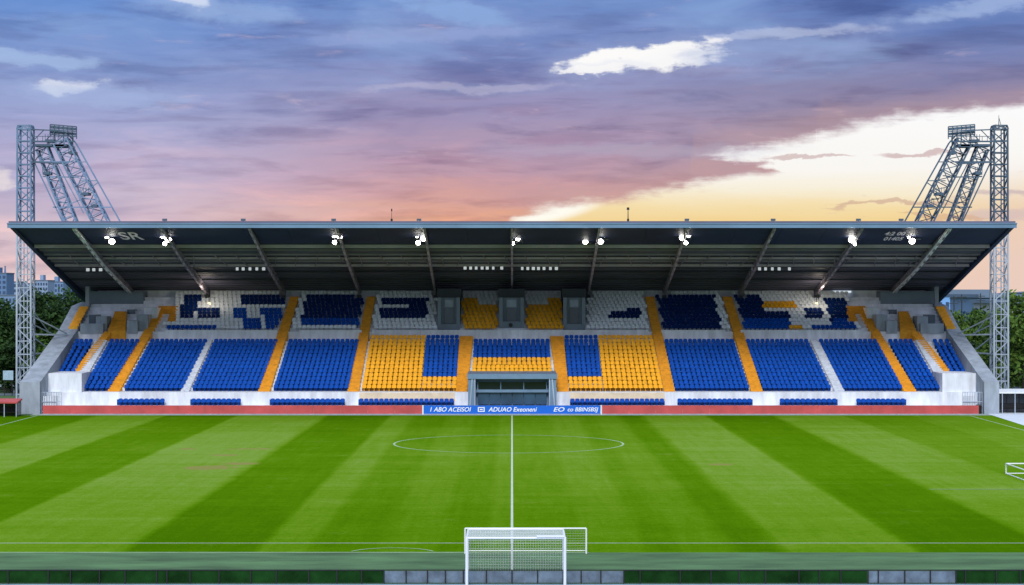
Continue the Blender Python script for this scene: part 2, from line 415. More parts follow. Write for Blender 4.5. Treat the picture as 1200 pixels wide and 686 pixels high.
add_row_shade('row_shade_strip', M['row_shade_blue'], [(96, 127, 130, 165, 458, 380), (143.5, 213, 177.5, 243.5, 458, 380), (223.5, 302, 252, 325.5, 458, 380), (319, 407.5, 339, 420.5, 458, 380), (792, 879, 778.5, 859.5, 458, 380), (895, 976, 873.5, 946, 458, 380), (989, 1059.5, 959, 1027, 458, 380), (1074.5, 1104, 1040, 1069, 458, 380), (56, 75, 89, 109.5, 440, 380), (1126, 1144, 1092, 1111.5, 440, 380),
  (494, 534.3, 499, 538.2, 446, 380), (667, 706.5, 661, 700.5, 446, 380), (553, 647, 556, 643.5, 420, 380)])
add_row_shade('row_shade_strip', M['row_shade_brown'], [(423.5, 493.6, 434, 498.6, 458, 380), (707.3, 777.5, 701.2, 765, 458, 380), (494, 534, 499, 538, 458, 447), (667.3, 706.8, 661.5, 700.8, 458, 447), (553, 647, 556, 644, 440, 420)])
# barrier in front of the upper tier and the painted strips below the yellow blocks
for (a, c) in ((193, 325), (352, 424), (436, 760), (775, 850), (868, 1010)):
    d = T0 + 14.5; MB().box(X_at(a, d), X_at(c, d), d, d + .098, zline(12.7), zline(15) + .14).build('barrier_wall', M['concrete_white'], stand)
for (a, c) in ((421, 533), (668, 779)):
    d = T0 + .70
    fw = MB().box(X_at(a, d), X_at(c, d), d, d + .047, 1.32, 1.99).build('front_wall_panel', M['beige'], stand)
    MB().box(X_at(a, d), X_at(c, d), d - .02, d + .046, 1.12, 1.317).build('stripe', M['yellow_step'], fw)

# entrance tunnel in the middle of the front
tun = MB()
d0 = 192.9; x0, x1 = X_at(548.5, d0), X_at(652, d0); zt = 3.95
for (a, c) in ((x0, x0 + .75), (x1 - .75, x1)): tun.box(a, c, d0, 201.2, 0, zt - .5)
tun.box(x0 + .5, x1 - .5, 194.4, 194.6, .3, zt - .5)
tun.box(x0 - .08, x1 + .08, d0 - .15, 201.3, zt - .498, zt)
tunnel = tun.build('entrance_tunnel', M['frame_blue'], stand)
MB().box(x0 + .9, x1 - .9, 193.9, 194.38, 2.35, 3.1).build('window', M['glass_dark'], tunnel)
MB().box(x0 + .76, x1 - .76, 193.7, 194.39, 2.06, 2.34).build('lintel', M['frame_blue'], tunnel)
gx0, gx1 = x0 + .95, x1 - .95
for q in range(6):
    a = gx0 + (gx1 - gx0) * q / 6; c = gx0 + (gx1 - gx0) * (q + 1) / 6
    MB().box(a + .03, c - .03, 194.0, 194.38, .86, 2.05).build('glass_door', M['glass_blue'], tunnel)
for q in range(4):
    a = gx0 + (gx1 - gx0) * q / 3; MB().box(a - .05, a + .05, 193.8, 194.36, 2.36, 3.1).build('mullion', M['frame_blue'], tunnel)
for s in (-1, 1):
    xx = (x0 if s < 0 else x1); b = MB(); b.bar((xx - s * .12, d0 - .05, 0), (xx - s * .42, d0 - .05, zt - .5), .12); b.bar((xx - s * .68, d0 - .05, 0), (xx - s * .68, d0 - .05, zt - .5), .1)
    b.build('door_post', M['steel_pale'], tunnel)

# three upper entrances
for (a, c, yb) in ((513, 539, 381), (585, 614, 378), (660, 686, 381)):
    d = T0 + 15.6; xa, xb = X_at(a, d), X_at(c, d); zb = Z_at(yb, d); zt = Z_at(350, d) + .1
    e = MB(); e.box(xa, xa + .38, d, d + 7, zb - .6, zt); e.box(xb - .38, xb, d, d + 7, zb - .6, zt); e.box(xa, xb, d + .9, d + 7, zb - .6, zt - .02)
    e.box(xa + .38, xb - .38, d - .05, d + .9, zb - .6, zb + .1)
    ent = e.build('entrance', M['wall_grey'], stand)
    w = (xb - xa)
    MB().box(xa - .1, xb + .1, d + 1.2, d + 7.0, zt - .02, zt + .95).build('canopy', M['column_dark'], ent)
    MB().box(xa + w * .30, xb - w * .30, d + .82, d + .898, zt - 1.05, zt - .25).build('window', M['lens_off'], ent)
    MB().box(xa + w * .29, xb - w * .29, d + .80, d + .899, zb + .12, zt - 1.15).build('door', M['glass_blue'], ent)
    if a == 585: MB().tube((X_at(598.5, d), d - .16, zb - .28), (X_at(598.5, d), d - .04, zb - .28), .22, n=16).build('vent', M['black'], ent)

# corner rooms
for s in (-1, 1):
    g = lambda px: s * abs(X_at(px if s < 0 else 1200 - px, 215)) if False else X_at(px if s < 0 else 1200 - px, 215)
    def bx(B, pa, pb, d0, d1, ya, yb):
        a, c = sorted((X_at(pa if s < 0 else 1200 - pa, d0), X_at(pb if s < 0 else 1200 - pb, d0))); B.box(a, c, d0, d1, Z_at(yb, d0), Z_at(ya, d0)); return B
    rm = bx(MB(), 104, 168, 216, 218.9, 341.5, 374).build('corner_room', M['wall_grey'], stand)
    bx(MB(), 106, 131, 215.8, 215.998, 356, 363).build('window', M['glass_dark'], rm)
    bx(MB(), 114, 132, 214.8, 215.997, 363.2, 374).build('window', M['lens_off'], rm)
    bx(MB(), 149, 158, 213.5, 215.996, 363, 378).build('door', M['glass_blue'], rm)
    bx(MB(), 133, 165, 215.4, 215.995, 357.5, 362).build('lintel', M['concrete_grey'], rm)
    for (pa, pb, d, ya, yb) in ((94, 121, 208.4, 379.5, 391), (112.5, 125, 209.2, 371, 391), (148.5, 161, 208.4, 376, 391), (160, 173, 209.2, 369, 391), (169, 184, 211.5, 361, 376), (104, 113, 209.8, 369, 391)):
        bx(MB(), pa, pb, d, d + 2.4, ya, yb).build('parapet', M['concrete_grey'] if pa not in (169, 104) else M['concrete_white'] if pa == 169 else M['glass_blue'], rm)
    bx(MB(), 100, 104.5, 214.5, 215, 336, 372).build('column', M['concrete_grey'], stand)

# ---- roof
KR = .2113
def zr(d): return 18.75 - (d - 188.0) * KR
def roof_d(y): return (6.65 + KR * 188) * F / ((HZ - y) + KR * F)
RX = 49.15
def plate(B, x0, x1, d0, d1, off, th, mi=0):
    B.hexa([(x0, d0, zr(d0) + off), (x1, d0, zr(d0) + off), (x1, d1, zr(d1) + off), (x0, d1, zr(d1) + off),
            (x0, d0, zr(d0) + off + th), (x1, d0, zr(d0) + off + th), (x1, d1, zr(d1) + off + th), (x0, d1, zr(d1) + off + th)], mi)
b = MB(); plate(b, -RX, RX, 188.1, 222.5, 0.06, .28)
roof = b.build('roof', M['roof_dark'], stand)
b = MB(); b.box(-RX - .05, RX + .05, 187.8, 188.12, 18.40, 18.86); b.box(-RX - .08, RX + .08, 187.72, 188.2, 18.78, 18.88)
b.build('fascia', M['fascia'], roof)
dA = roof_d(286)
b = MB()
nP = 22
for q in range(nP):
    a = -RX + .4 + (2 * RX - .8) * q / nP; c = -RX + .4 + (2 * RX - .8) * (q + 1) / nP
    plate(b, a + .012, c - .012, 188.3, dA - .1, -.03, .086)
b.build('front_panels', M['roof_navy'], roof)
# roof sheets with ribs
b = MB()
d = dA + .3
while d < 222:
    plate(b, -RX + .3, RX - .3, d, d + .07, -.02, .078); d += .95
b.build('sheet_ribs', M['roof_dark'], roof)
for y, hh, mname in ((286.5, .34, 'purlin'), (292, .14, 'rafter'), (297, .18, 'rafter'), (301, .24, 'purlin'), (304.6, .2, 'rafter'), (309.3, .26, 'purlin'), (318, .08, 'column_dark'), (327, .1, 'column_dark')):
    d = roof_d(y); MB().box(-RX + .5, RX - .5, d, d + .22, zr(d) - hh - .04, zr(d) - .04).build('purlin', M[mname], roof)
# small diagonal braces between the purlins
b = MB()
for k in range(44):
    x = -46 + k * 2.15; da, dc = roof_d(297), roof_d(309.3)
    b.bar((x, da, zr(da) - .2), (x + random.choice((-.7, .7, 0)), dc, zr(dc) - .2), .07)
b.build('bracing', M['rafter'], roof)
XR = [k * 8.57 for k in range(-5, 6)]
for k, x in enumerate(XR):
    rf = MB(); d0, d1 = 188.5, 219.5
    def dep(u): return .26 + .52 * min(1, u * 2.2) if u < .6 else .78 - .25 * (u - .6)
    segs = 14
    for q in range(segs):
        u0, u1 = q / segs, (q + 1) / segs; da, dc = d0 + (d1 - d0) * u0, d0 + (d1 - d0) * u1
        # thin web with openings: verticals and diagonals between two chords
        top0, top1 = zr(da) - .06, zr(dc) - .06; bo0, bo1 = top0 - dep(u0), top1 - dep(u1)
        rf.bar((x, da, top0 - .06), (x, dc, top1 - .06), .16, .12)
        rf.bar((x, da, bo0), (x, da, top0), .09); rf.bar((x, da, bo0), (x, dc, top1), .09) if q % 2 else rf.bar((x, da, top0), (x, dc, bo1), .09)
        rf.box(x - .03, x + .03, da + .25, dc - .25, min(bo0, bo1) + .12, max(bo0, bo1) + .34)
    o = rf.build('rafter', M['rafter'], roof)
    fl = MB()
    for q in range(segs):
        u0, u1 = q / segs, (q + 1) / segs; da, dc = d0 + (d1 - d0) * u0, d0 + (d1 - d0) * u1
        w = .34 if abs(k - 5) == 5 else .22
        fl.bar((x, da, zr(da) - .06 - dep(u0)), (x, dc + .01, zr(dc) - .06 - dep(u1)), w, .16)
    fl.build('rafter_flange', M['rafter_pale'] if abs(k - 5) == 5 else M['purlin'], roof)
    # column that carries the rafter at the back of the terrace
    px_mid = x
    d = 216.6; zz = zline(d - T0)
    MB().box(x - .22, x + .22, d, d + .4, min(zz, 11) - .6, zr(d) - .9).build('column', M['column_dark'], stand)
for s in (-1, 1):
    b = MB(); x0, x1 = sorted((s * RX, s * (RX - .42))); a = 188.12; c = 222.5
    b.hexa([(x0, a, zr(a) - .2), (x1, a, zr(a) - .2), (x1, c, zr(c) - .75), (x0, c, zr(c) - .75), (x0, a, zr(a) + .055), (x1, a, zr(a) + .055), (x1, c, zr(c) + .055), (x0, c, zr(c) + .055)])
    b.build('gable_beam', M['roof_navy'], roof)
# lettering under the roof front
def roof_text(s, px, py, size, width):
    d = roof_d(py); tilt = math.atan(-KR)
    rot = Matrix.Rotation(math.pi + 0, 3, 'X') @ Matrix.Rotation(0, 3, 'Z')
    ex, ey = Vector((1, 0, 0)), Vector((0, -1, KR)).normalized()     # reading upwards towards the front edge
    ez = ex.cross(ey); rot = Matrix((ex, ey, ez)).transposed()
    lettering(s, size, (X_at(px, d), d, zr(d) - .06), rot, M['roof_letter'], roof, 'roof_lettering', width, bold=.05)
roof_text('SR', 153, 276.5, 4.4, 2.2)
roof_text('4:2 00', 1049, 273.5, 2.0, 2.0); roof_text('01405', 1047, 279.5, 2.0, 1.9)

# ------------------------------------------------------------------ seats
def seat_mesh(name, m):
    b = MB(); seat_into(b, 0, 0, 0, 0); o = b.build(name, m, smooth=False); me = o.data; bpy.data.objects.remove(o); return me
def seat_into(b, x, y, z, mi, tip=0.0):
    """one tip-up shell seat: pan, curved back, pedestal; back towards +y"""
    prof = [(.02, .33), (.05, .41), (.34, .38), (.40, .44), (.45, .58), (.50, .71)]
    if tip: prof = [(.24, .66), (.28, .68), (.34, .42), (.38, .44), (.45, .58), (.50, .71)]
    wid = [.20, .222, .222, .225, .228, .185]; cols = (-1, -.55, 0, .55, 1); vs = []
    for (py, pz), w in zip(prof, wid):
        for c in cols:
            bow = .05 * (c * c) if pz > .45 and not tip else .025 * c * c
            vs.append((x + c * w, y + py - bow * (1 if pz > .45 else 0), z + pz + (.02 * c * c if pz <= .45 else -(.04 * c * c if pz > .7 else 0))))
    o = len(vs); vs += [(a, q + .03, c - .015) for a, q, c in vs[:o]]
    fs = []
    n = len(cols)
    for r in range(len(prof) - 1):
        for c in range(n - 1):
            k = r * n + c; fs.append((k, k + 1, k + n + 1, k + n)); fs.append((o + k, o + k + n, o + k + n + 1, o + k + 1))
    top = (len(prof) - 1) * n
    for c in range(n - 1): fs += [(top + c, top + c + 1, o + top + c + 1, o + top + c), (c + 1, c, o + c, o + c + 1)]
    for r in range(len(prof) - 1):
        k = r * n; fs += [(k, k + n, o + k + n, o + k), (k + n + n - 1, k + n - 1, o + k + n - 1, o + k + n + n - 1)]
    b.add(vs, fs, mi)
    b.box(x - .05, x + .05, y + .30, y + .40, z, z + .40, mi)

SM = ['seat_blue', 'seat_yellow', 'seat_blue_shade', 'seat_white']
seats = []      # (distance rank, x, y, z, colour index, block name)
def row_seats(xa, xb, d, z, ci, block, pitch=.485):
    n = max(1, int((xb - xa) / pitch)); s = (xb - xa) / n
    for k in range(n): seats.append((d, xa + s * (k + .5), d, z, ci, block))
fr_names = ['left of the outer yellow stairs', '']
front = [(118, 121, 0), (137, 192.5, 1), (223, 282, 2), (316, 404, 3), (420, 532, 4), (668, 779, 5), (794, 882, 6), (914, 981.6, 7), (1004, 1062, 8)]
FN = {1: 'front row seats beside the leftmost long yellow stairs', 2: 'front row seats below the left white stairs',
      3: 'front row seats between two yellow stairs left of the yellow block', 4: 'front row seats below the left yellow block',
      5: 'front row seats below the right yellow block', 6: 'front row seats between two yellow stairs right of the yellow block',
      7: 'front row seats below the right white stairs', 8: 'front row seats beside the rightmost long yellow stairs'}
for a, c, q in front:
    if q: MB().box(X_at(a, 194.7), X_at(c, 194.7), 194.705, 194.748, .725, 1.30).build('row_shade_panel', M['row_shade_blue'], stand)  # dark blue backing that paints the shade under and between front seats
    if q: row_seats(X_at(a, 193.7), X_at(c, 193.7), 193.75, .72, 0, ('front', q))
LO = [  # colour, (xl,xr) at y=457, (xl,xr) at y=397, y bottom, y top, name
 (0, 67.6 - 12, 88 - 12, 88.5, 110, 437, 390, 'far left'),
 (0, 95, 127, 129, 165, 470, 390, 'left end'),
 (0, 143, 213, 177, 244, 470, 390, 'between the leftmost long yellow stairs and the left white stairs'),
 (0, 223.5, 303, 251.5, 326, 470, 390, 'between the left white stairs and the next yellow stairs'),
 (0, 319, 408, 338.5, 421, 470, 390, 'between two yellow stairs left of the yellow block'),
 (1, 423, 493.5, 433.5, 498.5, 470, 384, 'left yellow'),
 (1, 665.5 + 41.5, 778, 701, 765.5, 470, 384, 'right yellow'),
 (0, 791.5, 879.5, 778, 860, 470, 390, 'between two yellow stairs right of the yellow block'),
 (0, 894.5, 976, 873, 946.5, 470, 390, 'between a yellow stairs and the right white stairs'),
 (0, 989, 1060, 958.5, 1027, 470, 390, 'between the right white stairs and the rightmost long yellow stairs'),
 (0, 1074, 1104, 1039.5, 1069, 470, 390, 'right end'),
 (0, 1125, 1145, 1091, 1112, 437, 390, 'far right'),
]
for i, t in enumerate(ROWS_LO):
    y = y_of(t, .4); d = T0 + t; z = zline(t) - .03
    f = lambda a, c: X_at(a + (c - a) * (457 - y) / 60, d)
    for ci, a, c, a2, c2, yb, yt, nm in LO:
        if not (yt <= y <= yb): continue
        row_seats(f(a, a2), f(c, c2), d, z, ci, ('lower', nm))
    # blue inserts at the inner side of the yellow blocks
    blue = y < 444
    row_seats(f(493.7, 498.7), f(534.5, 538.4), d, z, 0 if blue else 1, ('lower', 'left yellow'))
    row_seats(f(667, 661), f(706.8, 700.8), d, z, 0 if blue else 1, ('lower', 'right yellow'))
    if y < 441: row_seats(f(552, 555), f(648, 644), d, z, 0 if y < 420.5 else 1, ('lower', 'centre'))
# the row added at the back of the blocks without a walkway gap
t = 12.7; d = T0 + t
row_seats(X_at(434, d), X_at(499, d), d, zline(t), 1, ('lower', 'x')); row_seats(X_at(499.2, d), X_at(538, d), d, zline(t), 0, ('lower', 'x'))
row_seats(X_at(701, d), X_at(765, d), d, zline(t), 1, ('lower', 'x')); row_seats(X_at(661.5, d), X_at(700.8, d), d, zline(t), 0, ('lower', 'x'))

NV, WH, YE, BL = 2, 3, 1, 0
def inpoly(x, y, P):
    c = False; n = len(P)
    for k in range(n):
        (xa, ya), (xb, yb) = P[k], P[(k + 1) % n]
        if (ya > y) != (yb > y) and x < (xb - xa) * (y - ya) / (yb - ya) + xa: c = not c
    return c
def rc(a, b_, c, d_): return [(a, c), (b_, c), (b_, d_), (a, d_)]
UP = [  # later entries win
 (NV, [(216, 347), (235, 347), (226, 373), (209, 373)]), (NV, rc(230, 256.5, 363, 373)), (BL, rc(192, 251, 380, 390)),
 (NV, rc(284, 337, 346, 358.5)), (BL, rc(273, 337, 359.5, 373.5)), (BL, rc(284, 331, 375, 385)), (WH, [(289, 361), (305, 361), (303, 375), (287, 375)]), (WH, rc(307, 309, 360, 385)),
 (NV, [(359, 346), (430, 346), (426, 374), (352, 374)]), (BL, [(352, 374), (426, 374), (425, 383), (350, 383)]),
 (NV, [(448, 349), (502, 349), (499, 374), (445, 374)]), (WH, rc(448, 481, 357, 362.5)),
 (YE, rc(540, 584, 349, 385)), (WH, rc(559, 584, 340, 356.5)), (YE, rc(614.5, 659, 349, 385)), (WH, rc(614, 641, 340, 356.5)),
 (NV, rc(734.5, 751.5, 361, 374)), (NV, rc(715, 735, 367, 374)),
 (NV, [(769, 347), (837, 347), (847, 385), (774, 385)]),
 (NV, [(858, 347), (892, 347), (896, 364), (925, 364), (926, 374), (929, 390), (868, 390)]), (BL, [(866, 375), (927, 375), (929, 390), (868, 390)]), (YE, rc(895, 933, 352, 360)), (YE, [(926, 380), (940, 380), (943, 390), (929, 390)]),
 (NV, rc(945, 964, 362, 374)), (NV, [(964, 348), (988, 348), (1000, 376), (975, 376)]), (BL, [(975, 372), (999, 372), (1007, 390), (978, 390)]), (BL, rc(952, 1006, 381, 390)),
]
def in_aisle(x, y, pad=1.2):
    for k in ('A1', 'A2', 'A3', 'A6', 'A7', 'A8'):
        l, r = AIS[k]
        if xe(l, y) - pad - 1.5 < x < xe(r, y) + pad + 1.5: return True
    return False
for i, t in enumerate(ROWS_UP):
    d = T0 + t; z = zline(t) - .03; y = y_of(t, .45); yf = y_of(t)
    x = X_at(192, d)
    while x < X_at(1008, d):
        px = CX + x * F / d
        xx = x; x += .49
        if in_aisle(px, yf): continue
        if any(a - 1.5 < px < c + 1.5 for a, c in ((512, 540), (584, 615), (659.5, 687))): continue
        if any(abs(xx - q) < .5 for q in XR) and t > 21.7: continue
        lo = 192 + (y < 376) * 14; hi = 1008 - (y < 376) * 14
        if not lo < px < hi: continue
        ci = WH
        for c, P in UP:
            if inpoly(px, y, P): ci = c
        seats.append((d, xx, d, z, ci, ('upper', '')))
seats.sort(key=lambda q: q[0])
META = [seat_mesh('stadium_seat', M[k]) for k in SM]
LN = {}
cname = ['blue', 'yellow', 'shaded blue', 'white']
for q, (d, x, y, z, ci, blk) in enumerate(seats[:300]):
    o = bpy.data.objects.new('stadium_seat', META[ci]); C.objects.link(o); o.location = (x, y, z)
    if blk[0] == 'front':
        lab = 'blue plastic seat in the ' + {1: 'front row beside leftmost long yellow stairs', 2: 'front row below the left white stairs', 3: 'front row between stairs left of yellow block',
            4: 'front row right below the left yellow block', 5: 'front row right below the right yellow block', 6: 'front row between stairs right of yellow block',
            7: 'front row below the right white stairs', 8: 'front row beside rightmost long yellow stairs'}[blk[1]]
    else:
        nm = blk[1]
        short = {'between the leftmost long yellow stairs and the left white stairs': 'block left of left white stairs', 'between the left white stairs and the next yellow stairs': 'block right of left white stairs',
                 'between a yellow stairs and the right white stairs': 'block left of right white stairs', 'between the right white stairs and the rightmost long yellow stairs': 'block right of right white stairs',
                 'left yellow': 'yellow block left of the tunnel', 'right yellow': 'yellow block right of the tunnel', 'left end': 'narrow block at left end', 'right end': 'narrow block at right end', 'between two yellow stairs left of the yellow block': 'block just left of yellow block', 'between two yellow stairs right of the yellow block': 'block just right of yellow block'}.get(nm, 'block ' + nm)
        lab = cname[ci] + ' plastic seat in the lowest row of the ' + short
    tag(o, lab, 'seat', lab.replace('plastic seat', 'plastic seats', 1))
rest = MB(); rs = random.Random(4)
for (d, x, y, z, ci, blk) in seats[300:]: seat_into(rest, x + rs.uniform(-.015, .015), y + rs.uniform(-.02, .02), z + rs.uniform(-.012, .012), ci, 0)
o = rest.build('stadium_seats', [M[k] for k in SM])
tag(o, 'banked rows of blue, yellow and white plastic seats above the lowest rows', 'seats', kind='stuff')
print('seats', len(seats))

# ------------------------------------------------------------------ floodlights under the roof
def floodlight(px, py, lamps, label):
    d = roof_d(max(py, 270)) - .2; p = at(px, py, d); d = p.y
    top = Vector((p.x, d, zr(d) - .05))
    root = empty('floodlight', top, label, 'floodlight', 'lit floodlights under the roof edge')
    MB().bar(top + Vector((-.5, 0, -.12)), top + Vector((.6, 0, -.12)), .1).bar(top, top + Vector((0, 0, -.3)), .12).build('bracket', M['rafter'], root)
    for (dx, dy, r) in lamps:
        c = at(px + dx, py + dy, d - .4); ax = Vector((random.uniform(-.12, .12), -.9, -.42)).normalized()
        h = MB().tube(c - ax * .05, c - ax * .45, r * 1.12, r * .55, 14); h.bar(c - ax * .3, Vector((c.x, d, zr(d) - .1)), .06)
        hs = h.build('housing', M['black'], root)
        MB().tube(c - ax * .049, c + ax * .02, r * .86, r * .78, 16).build('lens', M['lens'], hs)
L = floodlight
L(128, 279.5, ((-3, -3, .34), (3, 4, .34)), 'lit floodlight pair right of the leftmost roof beam')
L(194, 279, ((-3.5, -3, .36), (3, 2, .36), (-1, 7, .22)), 'lit floodlight trio on the second roof beam from left')
L(395, 278.5, ((-3, -3, .36), (3, -1, .3), (-3, 6, .24)), 'lit floodlight trio below the second thin roof lamp')
L(492, 279, ((-3, -3.5, .36), (4, 1, .3), (-2, 6, .26)), 'lit floodlight trio left of the middle roof beam')
L(605, 281.5, ((2, -2, .32), (-4, 4, .2)), 'lit floodlight pair on the middle roof beam')
L(686, 284, ((0, 0, .28),), 'single lit floodlight left of a roof beam')
L(706, 279.5, ((2, -4, .34), (-2, 4, .3)), 'lit floodlight pair just right of the single floodlight')
L(803, 278, ((4, -3, .34), (-3, 1, .34), (1, 7, .22)), 'lit floodlight trio below a roof lamp right of centre')
L(1001, 279.5, ((4, -5, .34), (-3, 2, .36), (1, 7, .16)), 'lit floodlight trio on the second roof beam from right')
L(1072, 279, ((3, -5, .34), (-3, 4, .34), (-7, -1, .16)), 'lit floodlight trio beside the rightmost roof beam')
# rows of illegible letters under the roof, put in as faintly glowing tiles
def letter_row(xs, py, label):
    d = roof_d(py); root = empty('letter_row', (X_at(xs[0], d), d, zr(d) - .1), label, 'lights', 'rows of small pale letter tiles under the roof')  # letter tiles grouped under lights, though none of them is a lamp
    a, c = X_at(xs[0], d), X_at(xs[-1], d)
    MB().bar((a - .2, d + .1, zr(d) - .09), (c + .2, d + .1, zr(d) - .09), .1).build('rail', M['black'], root)
    for x in xs:
        X = X_at(x, d); w = random.uniform(.12, .17); MB().box(X - w, X + w, d - .12, d + .04, zr(d) - .46, zr(d) - .14).build('lamp', M['letter_tile_glow'], root)  # each glowing tile stands for an illegible letter
letter_row([103, 110, 118, 126], 313, 'short row of four pale glowing letter tiles near the left roof end')
letter_row([278, 285, 293, 301, 309], 312, 'row of five pale glowing letter tiles under the roof left of centre')
letter_row([545, 551.5, 558, 565, 571, 578, 588], 311, 'row of pale glowing letter tiles just left of the middle roof beam')
letter_row([612, 618.5, 625, 631, 637.5, 645, 652], 311.5, 'row of pale glowing letter tiles just right of the middle roof beam')
letter_row([883, 890, 897, 905, 913, 925], 312, 'row of six pale glowing letter tiles under the roof right of centre')
d = 218.5; o = MB().box(X_at(976, d), X_at(997, d), d - .3, d - .1, zr(d) - .22, zr(d) - .02).build('strip_light', mat('strip light tube', (.8, .9, 1, 1), .4, emit=.8)); tag(o, 'short white strip light at the back edge of the roof', 'light')
lamp_light = bpy.data.lights.new('warm_lamp', 'POINT'); lamp_light.energy = 150; lamp_light.color = (1, .86, .66); lamp_light.shadow_soft_size = .5
for px, lab in ((245, 'small warm lamp above the left upper seats'), (957, 'small warm lamp above the right upper seats')):
    d = T0 + 21.0; p = at(px, 356, d); root = empty('wall_lamp', p, lab, 'lamp')
    MB().tube(p, p + Vector((0, 0, .9)), .035).build('stem', M['black'], root)
    MB().tube(p + Vector((0, 0, -.12)), p + Vector((0, 0, .1)), .2, .12, 12).build('bulb', M['lens_warm'], root)
    lo = bpy.data.objects.new('lamp_glow', lamp_light); C.objects.link(lo); lo.location = p + Vector((0, -2.6, 1.25))
# things standing on the roof edge
def mast(px, ytop, r, label):
    d = 189; p = Vector((X_at(px, d), d, zr(d) + .34)); root = empty('roof_mast', p, label, 'mast')
    t = at(px, ytop, d); MB().tube(p - Vector((0, 0, .1)), t, r, r * .5).build('pole', M['black'], root)
    MB().box(p.x - .1, p.x + .1, p.y - .1, p.y + .1, p.z - .02, p.z + .45).build('base', M['black'], root)
    MB().tube(t - Vector((0, 0, .18)), t + Vector((0, 0, .06)), r * 2.4, r * 1.8).build('beacon', M['black'], root)
mast(459, 245.5, .03, 'thin antenna on the roof edge left of centre'); mast(736, 244, .06, 'thick dark mast on the roof edge right of centre')
for px, lab in ((193, 'small dark lamp on roof edge above second roof beam from left'), (285, 'small dark lamp on roof edge above third roof beam from left'), (391, 'small dark lamp on roof edge above fourth roof beam from left'), (491, 'small dark lamp on roof edge right of the thin antenna'),
                (805, 'small dark lamp on roof edge right of the thick mast'), (906, 'small pale lamp pair on the roof edge above a sloping beam'), (1006, 'small dark lamp on roof edge above second roof beam from right'), (1056, 'small dark lamp on roof edge left of the right tower')):
    d = 188.4; p = Vector((X_at(px, d), d, 18.9)); root = empty('roof_lamp', p, lab, 'lamp', 'small lamps on the roof edge')
    MB().bar(p - Vector((0, 0, .1)), p + Vector((0, 0, .28)), .06).build('post', M['black'], root)
    MB().box(p.x - .22, p.x + .22, p.y - .12, p.y + .12, p.z + .2, p.z + .42).build('head', M['steel_dark'], root)

# ------------------------------------------------------------------ advertising boards
def board(px0, px1, m, label, seams):
    d = 191.0; x0, x1 = X_at(px0, d), X_at(px1, d)
    root = empty('advertising_board', ((x0 + x1) / 2, d, 0), label, 'advertising board')
    b = MB(); n = seams
    for k in range(n):
        a = x0 + (x1 - x0) * k / n; c = x0 + (x1 - x0) * (k + 1) / n; b.box(a + .006, c - .006, d, d + .08, .08, .90)
    b.build('panel', m, root)
    MB().box(x0, x1, d - .03, d + .11, 0, .078).build('base_rail', M['concrete_grey'], root)
    b = MB()
    for k in range(n + 1):
        a = x0 + (x1 - x0) * k / n; b.bar((a, d + .12, .85), (a, d + .7, .0), .05)
    b.build('support', M['concrete_grey'], root)
    return root
board(50, 494.5, M['board_red'], 'long faded red board along the pitch left of the blue board', 14)
bb = board(496.5, 703.5, M['board_blue'], 'bright blue advertising board with white lettering in front of the tunnel', 4)
board(705.5, 1147, M['board_red'], 'long faded red board along the pitch right of the blue board', 14)
for px in (495.6, 704.6):
    MB().box(X_at(px, 191) - .07, X_at(px, 191) + .07, 190.95, 191.1, .0, .93).build('end_cap', M['white_paint'], bb)
rotF = Matrix.Rotation(math.pi / 2, 3, 'X')
def btext(s, pa, pb, size=.62, z=.49):
    x = (X_at(pa, 191) + X_at(pb, 191)) / 2; lettering(s, size, (x, 190.985, z), rotF, M['letter_white'], bb, 'lettering', X_at(pb, 191) - X_at(pa, 191), .25, .006)
btext('1 ABO ACEISOI', 503, 551); btext('ADUAO Exeoneni', 572, 629); btext('EO', 648, 661, .6); btext('co BBINSBSJ', 664.5, 700.5, .56)
x0, x1 = X_at(560, 191), X_at(568, 191)
b = MB(); b.box(x0, x1, 190.97, 190.992, .28, .36); b.box(x0, x1, 190.97, 190.992, .66, .74); b.box(x0, x0 + .1, 190.97, 190.992, .361, .659); b.box(x1 - .1, x1, 190.97, 190.992, .361, .659); b.box(x0 + .2, x1 - .2, 190.97, 190.992, .46, .56)
b.build('emblem', M['letter_white'], bb)

# ------------------------------------------------------------------ lattice towers
def lattice(b, A, B, w0, w1, levels, cw, bw, up=None):
    """four chords from A to B joined by zigzag bracing"""
    A, B = Vector(A), Vector(B); d = (B - A).normalized(); y = Vector((0, 1, 0)); x = d.cross(y).normalized(); y = x.cross(d)
    cs = [(-1, -1), (1, -1), (1, 1), (-1, 1)]
    P = lambda u, c: A.lerp(B, u) + (x * c[0] + y * c[1]) * (w0 + (w1 - w0) * u) / 2
    cw *= 1.15; bw *= 1.15
    for c in cs: b.bar(P(0, c), P(1, c), cw)
    for k in range(levels):
        u0, u1 = k / levels, (k + 1) / levels
        for q in range(4):
            c0, c1 = cs[q], cs[(q + 1) % 4]
            b.bar(P(u0, c0), P(u0, c1), bw)
            b.bar(P(u0, c0), P(u1, c1), bw) if (k + q) % 2 else b.bar(P(u0, c1), P(u1, c0), bw)
    for q in range(4): b.bar(P(1, cs[q]), P(1, cs[(q + 1) % 4]), bw)
